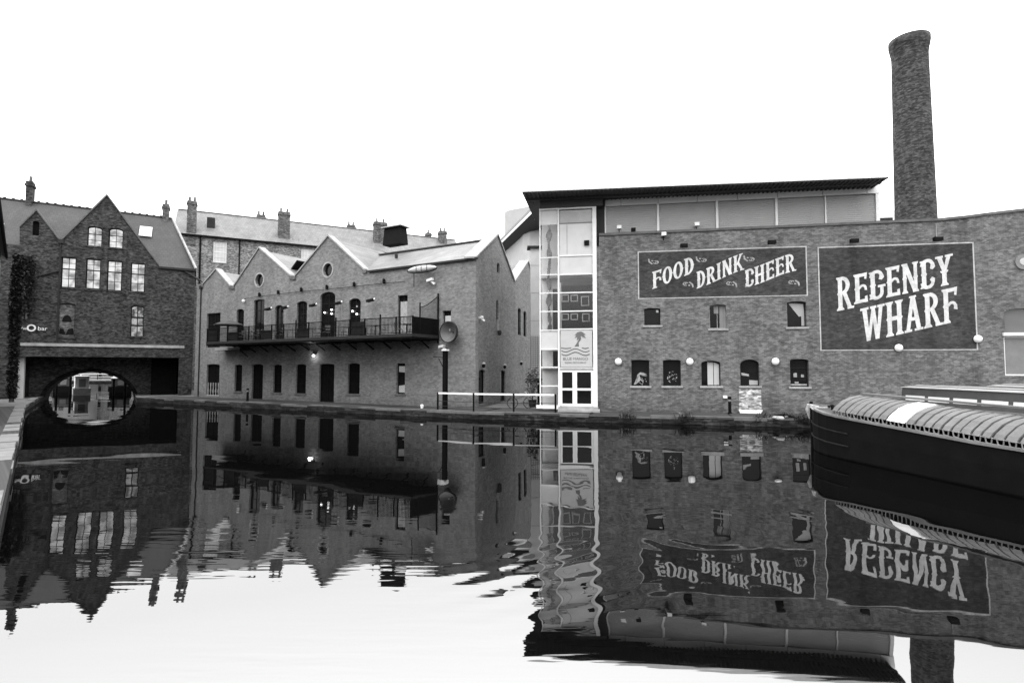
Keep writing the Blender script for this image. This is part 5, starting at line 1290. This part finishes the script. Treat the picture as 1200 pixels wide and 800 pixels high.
# ================================================================== beyond the tunnel
def far_block(px0, px1, pyt, Y, label, mat, dep=8, rows=2, cols=5):
    a, b = at_y(px0, pyt, Y), at_y(px1, pyt, Y)
    o = thing('far_building', label, 'building', (a.x, Y, 0)); wd = b.x - a.x; zt = 9.0
    mb = MB(); mb.box(0, wd, 0, dep, GZ - .2, zt); mb.build('wall', mat, o)
    mb = MB(); mb.box(-.2, wd + .2, -.2, dep + .2, zt + .002, zt + .4); mb.build('roof', 'slate_dark', o)
    for r in range(rows):
        for c in range(cols):
            x = wd * (c + .25) / cols; mb = MB(); mb.box(x, x + wd * .45 / cols, -.06, -.003, 1.2 + r * 3.2, 3.0 + r * 3.2); mb.build('window', 'glass', o)
far_block(30, 92, 440, 122, 'pale grey waterside building seen through the left of the tunnel arch', 'far_wall')
far_block(94, 168, 440, 128, 'brick waterside building seen through the right of the tunnel arch', 'brick_house')
def small_boat(px, py, label, hull_m, cab_m, L=9, wd=2.0, top=1.9, rz=0.5):
    P = on_z(px, py, 0); o = thing('narrowboat', label, 'boat', P, rz)
    mb = MB(); hb_ = [(-wd / 2, 0), (-wd / 2, L - 1.5), (0, L), (wd / 2, L - 1.5), (wd / 2, 0)]; mb.hprism(hb_, -.3, .75); mb.build('hull', hull_m, o)
    mb = MB(); mb.box(-wd / 2 + .15, wd / 2 - .15, .5, L - 2.2, .755, top); c = mb.build('cabin', cab_m, o)
    mb = MB(); mb.box(-wd / 2 + .08, wd / 2 - .08, .4, L - 2.1, top + .002, top + .08); mb.build('roof', 'roof_light', o)
    mb = MB(); mb.box(-.3, .3, .44, .497, .9, top - .2); mb.build('door', 'grey_metal', c)
small_boat(96, 463.2, 'white-fronted boat seen end-on through the tunnel arch', 'stone', 'white_paint', 9, 1.5, 2.0, .69)
small_boat(74, 459.5, 'dark boat moored at the left inside the tunnel view', 'black', 'cabin', 10, 2.0, 1.75, .72)
small_boat(141, 460.0, 'dark boat moored at the right inside the tunnel view', 'black', 'cabin', 10, 2.2, 1.7, .6)

fbp = at_y(60, 452, 88.0)
o = thing('footbridge', 'low pale footbridge crossing the canal beyond the tunnel arch', 'bridge', (fbp.x, 88, 0), .3)
mb = MB(); mb.box(-3, 16, 0, 1.6, .95, 1.15); mb.build('deck', 'stone', o)
mb = MB(); mb.box(-3, 16, 0, .08, 2.0, 2.1); mb.box(-3, 16, 0.001, .07, 1.55, 1.6); mb.build('rail', 'white_paint', o)
for k in range(9):
    mb = MB(); mb.box(-3 + k * 2.3, -2.9 + k * 2.3, -.02, .1, 1.15, 2.0); mb.build('post', 'white_paint' if k % 2 else 'dark_metal', o)
for k in (1.2, 8.4): mb = MB(); mb.box(k, k + .7, .2, 1.4, -.5, .95); mb.build('pier', 'brick_stack', o)
for k, (px, py) in enumerate(((66, 463.5), (82, 463), (133, 463), (146.5, 464))):
    P = on_z(px, py, 0); mb = MB(); mb.tube([(0, 0, -.5), (0, 0, 1.7 + .25 * (k % 2))], .11, 8); mb.lathe([(.13, 0), (.15, .06), (0, .14)], 8, (0, 0, 1.7 + .25 * (k % 2)))
    tag(mb.build('mooring_post', 'black', None, loc=P), 'dark mooring post standing in the water beyond the tunnel arch', 'post', 'mooring posts beyond the tunnel')

# ================================================================== BOATS (right)
def frame_boat(bx, by, dx, dy): return math.atan2(dy, dx)
def narrow_hull(o, L, hw, gun, hull_m='black_paint', bow=3.0):
    """x from the bow towards the stern, y lateral"""
    xs = [0, .15, .4, .8, 1.3, 1.9, 2.5, bow, 5, 7, 9, 11, L]
    def hwid(x): return hw * (1 - (1 - min(x, bow) / bow) ** 2.3) + .03
    mb = MB(); secs = []
    for x in xs:
        h, g_ = hwid(x), gun(x); rk = max(0, .35 - x) 
        secs.append([(x + rk * 1.0, -h * .75, -.35), (x + rk * .6, -h * .97, .05), (x, -h * 1.0, g_ * .55), (x, -h * .985, g_), (x, h * .985, g_), (x, h, g_ * .55), (x + rk * .6, h * .97, .05), (x + rk, h * .75, -.35)])
    v = [p for s_ in secs for p in s_]; fs = []
    for i in range(len(secs) - 1):
        for k in range(8):
            if k == 3: continue
            fs.append((i * 8 + k, i * 8 + (k + 1) % 8, (i + 1) * 8 + (k + 1) % 8, (i + 1) * 8 + k))
    fs.append(tuple(range(8))); fs.append(tuple(range(len(v) - 8, len(v))))
    mb.add(v, fs); hl_ = mb.build('hull', hull_m, o, False)
    mb = MB()
    for sgn_ in (-1, 1):
        pts = [(x, sgn_ * hwid(x) * .99, gun(x)) for x in xs]
        for a, b in zip(pts[:-1], pts[1:]): mb.obox(a, b, .10, .07)
    mb.build('gunwale', 'gunwale', o)
    for zf in (.32, .62):
        for sgn_ in (-1, 1):
            mb = MB(); pts = [(x, sgn_ * (hwid(x) * 1.0 + .012), gun(x) * zf + .02) for x in xs if x < 4.0]
            for a, b in zip(pts[:-1], pts[1:]): mb.obox(a, b, .05, .035)
            mb.build('rubbing_strake', 'dark_wood', o)
    return hwid, xs, hl_
B0_ = Vector((11.25, 20.55)); bdir = Vector((.165, -1)).normalized()
bt = thing('narrowboat', 'long black working narrowboat with ribbed pale canvas cover in the right foreground', 'boat', (B0_.x, B0_.y, 0), math.atan2(bdir.y, bdir.x))
BL = 16.0
def gun1(x): return 1.55 - .085 * min(x, 2) - .055 * max(0, min(x, 8) - 2)
hwid, xs, _h = narrow_hull(bt, BL, 1.08, gun1)
mb = MB()
dk = [x for x in xs if x <= 2.5]
for a, b in zip(dk[:-1], dk[1:]): mb.quad((a, -hwid(a) * .95, gun1(a) - .02), (b, -hwid(b) * .95, gun1(b) - .02), (b, hwid(b) * .95, gun1(b) - .02), (a, hwid(a) * .95, gun1(a) - .02))
mb.build('fore_deck', 'cabin', bt)
mb = MB(); mb.tube([(-.04, 0, -.2), (-.06, 0, gun1(0) + .12)], .06, 8); mb.build('stem_post', 'black_paint', bt)
mb = MB(); mb.tube([(-.13, -.05, gun1(0) + .02), (-.17, -.03, gun1(0) - .18), (-.13, 0, gun1(0) - .52)], [.06, .11, .05], 10); mb.build('bow_fender', 'rope', bt)
mb = MB(); mb.tube([(1.0, 0, gun1(1) - .12), (1.0, 0, gun1(1) + .16)], .05, 8); mb.tube([(1.0, -.16, gun1(1) + .1), (1.0, .16, gun1(1) + .1)], .035, 8); mb.build('mooring_stud', 'black', bt)
mb = MB(); mb.tube([(1.0, -.05, gun1(1) + .05), (.8, -.35, gun1(1) + .04), (.6, -.55, gun1(.6) + .02), (.9, -.68, gun1(1) + .0), (1.5, -.7, gun1(1.5) - .06)], .03, 6); mb.tube([(.6, -.2, gun1(.6) + .02), (.4, -.4, gun1(.4) + .06), (.7, -.5, gun1(.7) + .05)], .04, 6); mb.tube([(1.35 + .2 * math.cos(k * .5), .1 + .2 * math.sin(k * .5), gun1(1.3) + .02 + k * .004) for k in range(30)], .025, 6); mb.build('mooring_rope', 'rope', bt)
mb = MB(); mb.prism([(1.6, gun1(1.6) - .1), (2.3, gun1(2.3) - .1), (2.3, gun1(2.3) + .34), (1.75, gun1(1.7) + .16)], -.55, .75); mb.build('deck_locker', 'cabin', bt)
# canvas cover of overlapping strips over hoops
def csec(x, o=0.0):
    g_ = gun1(x); h = hwid(x)
    k = min(1, (x - 1.9) / .8)
    hh = .62
    return [(-h * .93 - o, g_ + .16), (-h * .84 - o, g_ + .27 + o * .3), (-h * .62, g_ + .44 + o), (-h * .36, g_ + .55 + o), (0, g_ + hh + o), (h * .36, g_ + .55 + o), (h * .62, g_ + .44 + o), (h * .84 + o, g_ + .27 + o * .3), (h * .93 + o, g_ + .16)]
def cov(mb, x0, x1, o):
    a, b = csec(x0, o), csec(x1, o); n = len(a)
    mb.add([(x0, y, z) for y, z in a] + [(x1, y, z) for y, z in b], [(i, i + 1, i + 1 + n, i + n) for i in range(n - 1)])
    for A, x in ((a, x0), (b, x1)):
        c = csec(x, 0); mb.add([(x, y, z) for y, z in A] + [(x, y, z) for y, z in c], [(i, i + 1, i + 1 + n, i + n) for i in range(n - 1)])
mb = MB(); X0 = 2.25
x = X0
while x < BL - .6: cov(mb, x, x + .5, 0.0); x += .5
n = 9; a = csec(X0); mb.face([(X0, y, z) for y, z in a])
mb.build('under_sheet', 'canvas_dark', bt)
mb = MB(); x = X0; i = 0; wx = None
while x < BL - .6:
    wd = random.uniform(.17, .24) if x < 6 else random.uniform(.17, .25)
    if 4.25 < x and wx is None: wx = x; x += .66; continue
    o_ = .035 + random.uniform(0, .018)
    cov(mb, x, x + wd, o_); x += wd + random.uniform(.04, .085); i += 1
mb.build('canvas_cover', 'canvas', bt)
mb = MB(); cov(mb, wx + .01, wx + .60, .06); mb.build('white_sheet', 'canvas_white', bt)
for s_ in (-1, 1):
    mb = MB(); x = X0; pts = []; k = 0
    while x < BL - .7:
        for dx_, zz_ in ((0, .04), (.02, .17), (.13, .17), (.15, .04)): pts.append((x + dx_, s_ * (hwid(x) * .93 + .03), gun1(x) + zz_))
        x += .27
    mb.tube(pts, .022, 4); mb.build('cover_lacing', 'grey_metal', bt)
mb = MB(); mb.obox((X0 + .1, .1, gun1(X0) + .70), (BL - 1, .1, gun1(BL) + .71), .22, .05); mb.build('top_plank', 'canvas', bt)

def cabin_boat(P, d, label, hw, gun, L, ctop, win, roof_m, x0=3.0, hood=None, cab_m='cabin', plan=True):
    o = thing('narrowboat', label, 'boat', (P[0], P[1], 0), math.atan2(d[1], d[0]))
    hwid, xs, hl_ = narrow_hull(o, L, hw, gun)
    mb = MB(); mb.box(x0 - 2.6, L, -hw * .8, hw * .8, gun(5) - .12, gun(5) - .08); mb.build('deck', 'gunwale', o)
    cs = hw - .14; zg = gun(6)
    mb = MB(); mb.add([(x0, -cs, zg - .1), (x0, cs, zg - .1), (L - 1.2, cs, zg - .1), (L - 1.2, -cs, zg - .1), (x0 + .1, -cs * .9, ctop), (x0 + .1, cs * .9, ctop), (L - 1.2, cs * .9, ctop), (L - 1.2, -cs * .9, ctop)], [(0, 1, 2, 3), (4, 5, 6, 7), (0, 1, 5, 4), (1, 2, 6, 5), (2, 3, 7, 6), (3, 0, 4, 7)])
    c = mb.build('cabin', cab_m, o)
    mb = MB(); mb.add([(x0, -cs * .96, ctop + .002), (x0, cs * .96, ctop + .002), (L - 1, cs * .96, ctop + .002), (L - 1, -cs * .96, ctop + .002), (x0, 0, ctop + .12), (L - 1, 0, ctop + .12)], [(0, 4, 5, 3), (4, 1, 2, 5), (0, 1, 4), (3, 2, 5)]); mb.build('roof', roof_m, o)
    mb = MB()
    for s_ in (-1, 1): mb.tube([(x0 + .2, s_ * cs * .86, ctop + .10), (L - 1.4, s_ * cs * .86, ctop + .10)], .025, 6)
    mb.build('handrail', 'grey_metal', o)
    x = x0 + .35
    k = 0
    while x < L - 2.4:
        t = (win[0] - zg + .1) / (ctop - zg + .1); t2 = (win[1] - zg + .1) / (ctop - zg + .1)
        y0, y1 = cs * (1 - .1 * t) + .012, cs * (1 - .1 * t2) + .012
        for s_ in (-1, 1):
            mb = MB(); mb.quad((x, s_ * y0, win[0]), (x + 1.15, s_ * y0, win[0]), (x + 1.15, s_ * y1, win[1]), (x, s_ * y1, win[1])); mb.build('window', win[2], c)
        x += 1.35
    if hood:
        mb = MB(); n = 12; a = [(-hw * .9 * math.cos(math.pi * k / n), zg + .1 + (hood[2] - zg) * math.sin(math.pi * k / n) ** .7) for k in range(n + 1)]
        mb.add([(hood[0], y, z) for y, z in a] + [(hood[1], y, z) for y, z in a], [(i, i + 1, i + n + 2, i + n + 1) for i in range(n)] + [tuple(range(n + 1)), tuple(range(n + 1, 2 * n + 2))]); mb.build('hood', 'canvas_dark', o)
    mb = MB(); mb.tube([(.9, 0, gun(1) - .1), (.9, 0, gun(1) + .15)], .05, 8); mb.build('mooring_stud', 'black', o)
    return o
cabin_boat((19.3, 27.0), (.02, -1), 'dark cabin narrowboat with a row of bright side windows, moored beyond the working boat', 1.02, lambda x: 1.55 - .1 * min(x, 3), 15, 2.02, (1.45, 1.67, 'white_paint'), 'roof_light', .9)  # side windows coloured white for the bright reflections in their glass
cabin_boat((22.8, 26.6), (.02, -1), 'narrowboat with pale roof and dark hood moored nearest the brick wall at the right edge', 1.02, lambda x: 1.5 - .08 * min(x, 3), 15, 2.1, (1.5, 1.8, 'glass'), 'roof_light', 1.2, hood=(3.2, 7.5, 2.42))
# weeds and pale stones on the canal edge
def weed(px, py, n, label):
    P = on_z(px, py, GZ); mb = MB()
    o = thing('weed', label, 'plant', P)
    for k in range(n):
        a = random.uniform(0, 6.28); r = random.uniform(.05, .5); h = random.uniform(.12, .42)
        b = Vector((r * math.cos(a), r * .5 * math.sin(a), -.2 * random.random())); t = b + Vector((random.uniform(-.2, .2), random.uniform(-.2, .1), h)); sd_ = Vector((.025, .02, 0))
        mb.face([b - sd_, b + sd_, t])
    leaves(mb, 0, 0, -.1, .3, .5, .25, n, .06, .5); mb.build('foliage', 'leaf', o)
weed(924, 490.5, 90, 'low dark weeds on the canal edge, left of the black boat bow')
weed(942, 491.5, 120, 'taller dark weeds on the canal edge touching the black boat bow')
weed(735, 487.6, 40, 'small tuft of weeds on the canal edge below the leftmost white globe lamp')
weed(802, 488.6, 50, 'small tuft of weeds on the canal edge left of the black iron bollard')
weed(893, 490.0, 60, 'small tuft of weeds on the canal edge in front of the walled-up doorway')
P = on_z(494.5, 478.2, GZ); mb = MB(); mb.lathe([(.09, 0), (.09, .1), (.11, .16), (.08, .24), (0, .26)], 12)  # stud added in place of a small white light
tag(mb.build('mooring_stud', 'white_paint', None, loc=P), 'small white mooring stud put in for a small white light on the towpath left of the white-topped railing', 'mooring stud')
for px, py, r in ((909, 490.8, .16), (914, 491.8, .2), (921.5, 489.8, .13)):
    P = on_z(px, py, GZ); mb = MB(); mb.lathe([(0, 0), (r, .02), (r * 1.05, r * .4), (r * .6, r * .8), (0, r * .85)], 9); o = mb.build('stone', 'stone', None, loc=(P.x, P.y, GZ + .02))
    tag(o, 'pale lump of stone lying on the kerb near the weeds', 'stone', 'stones on the kerb')
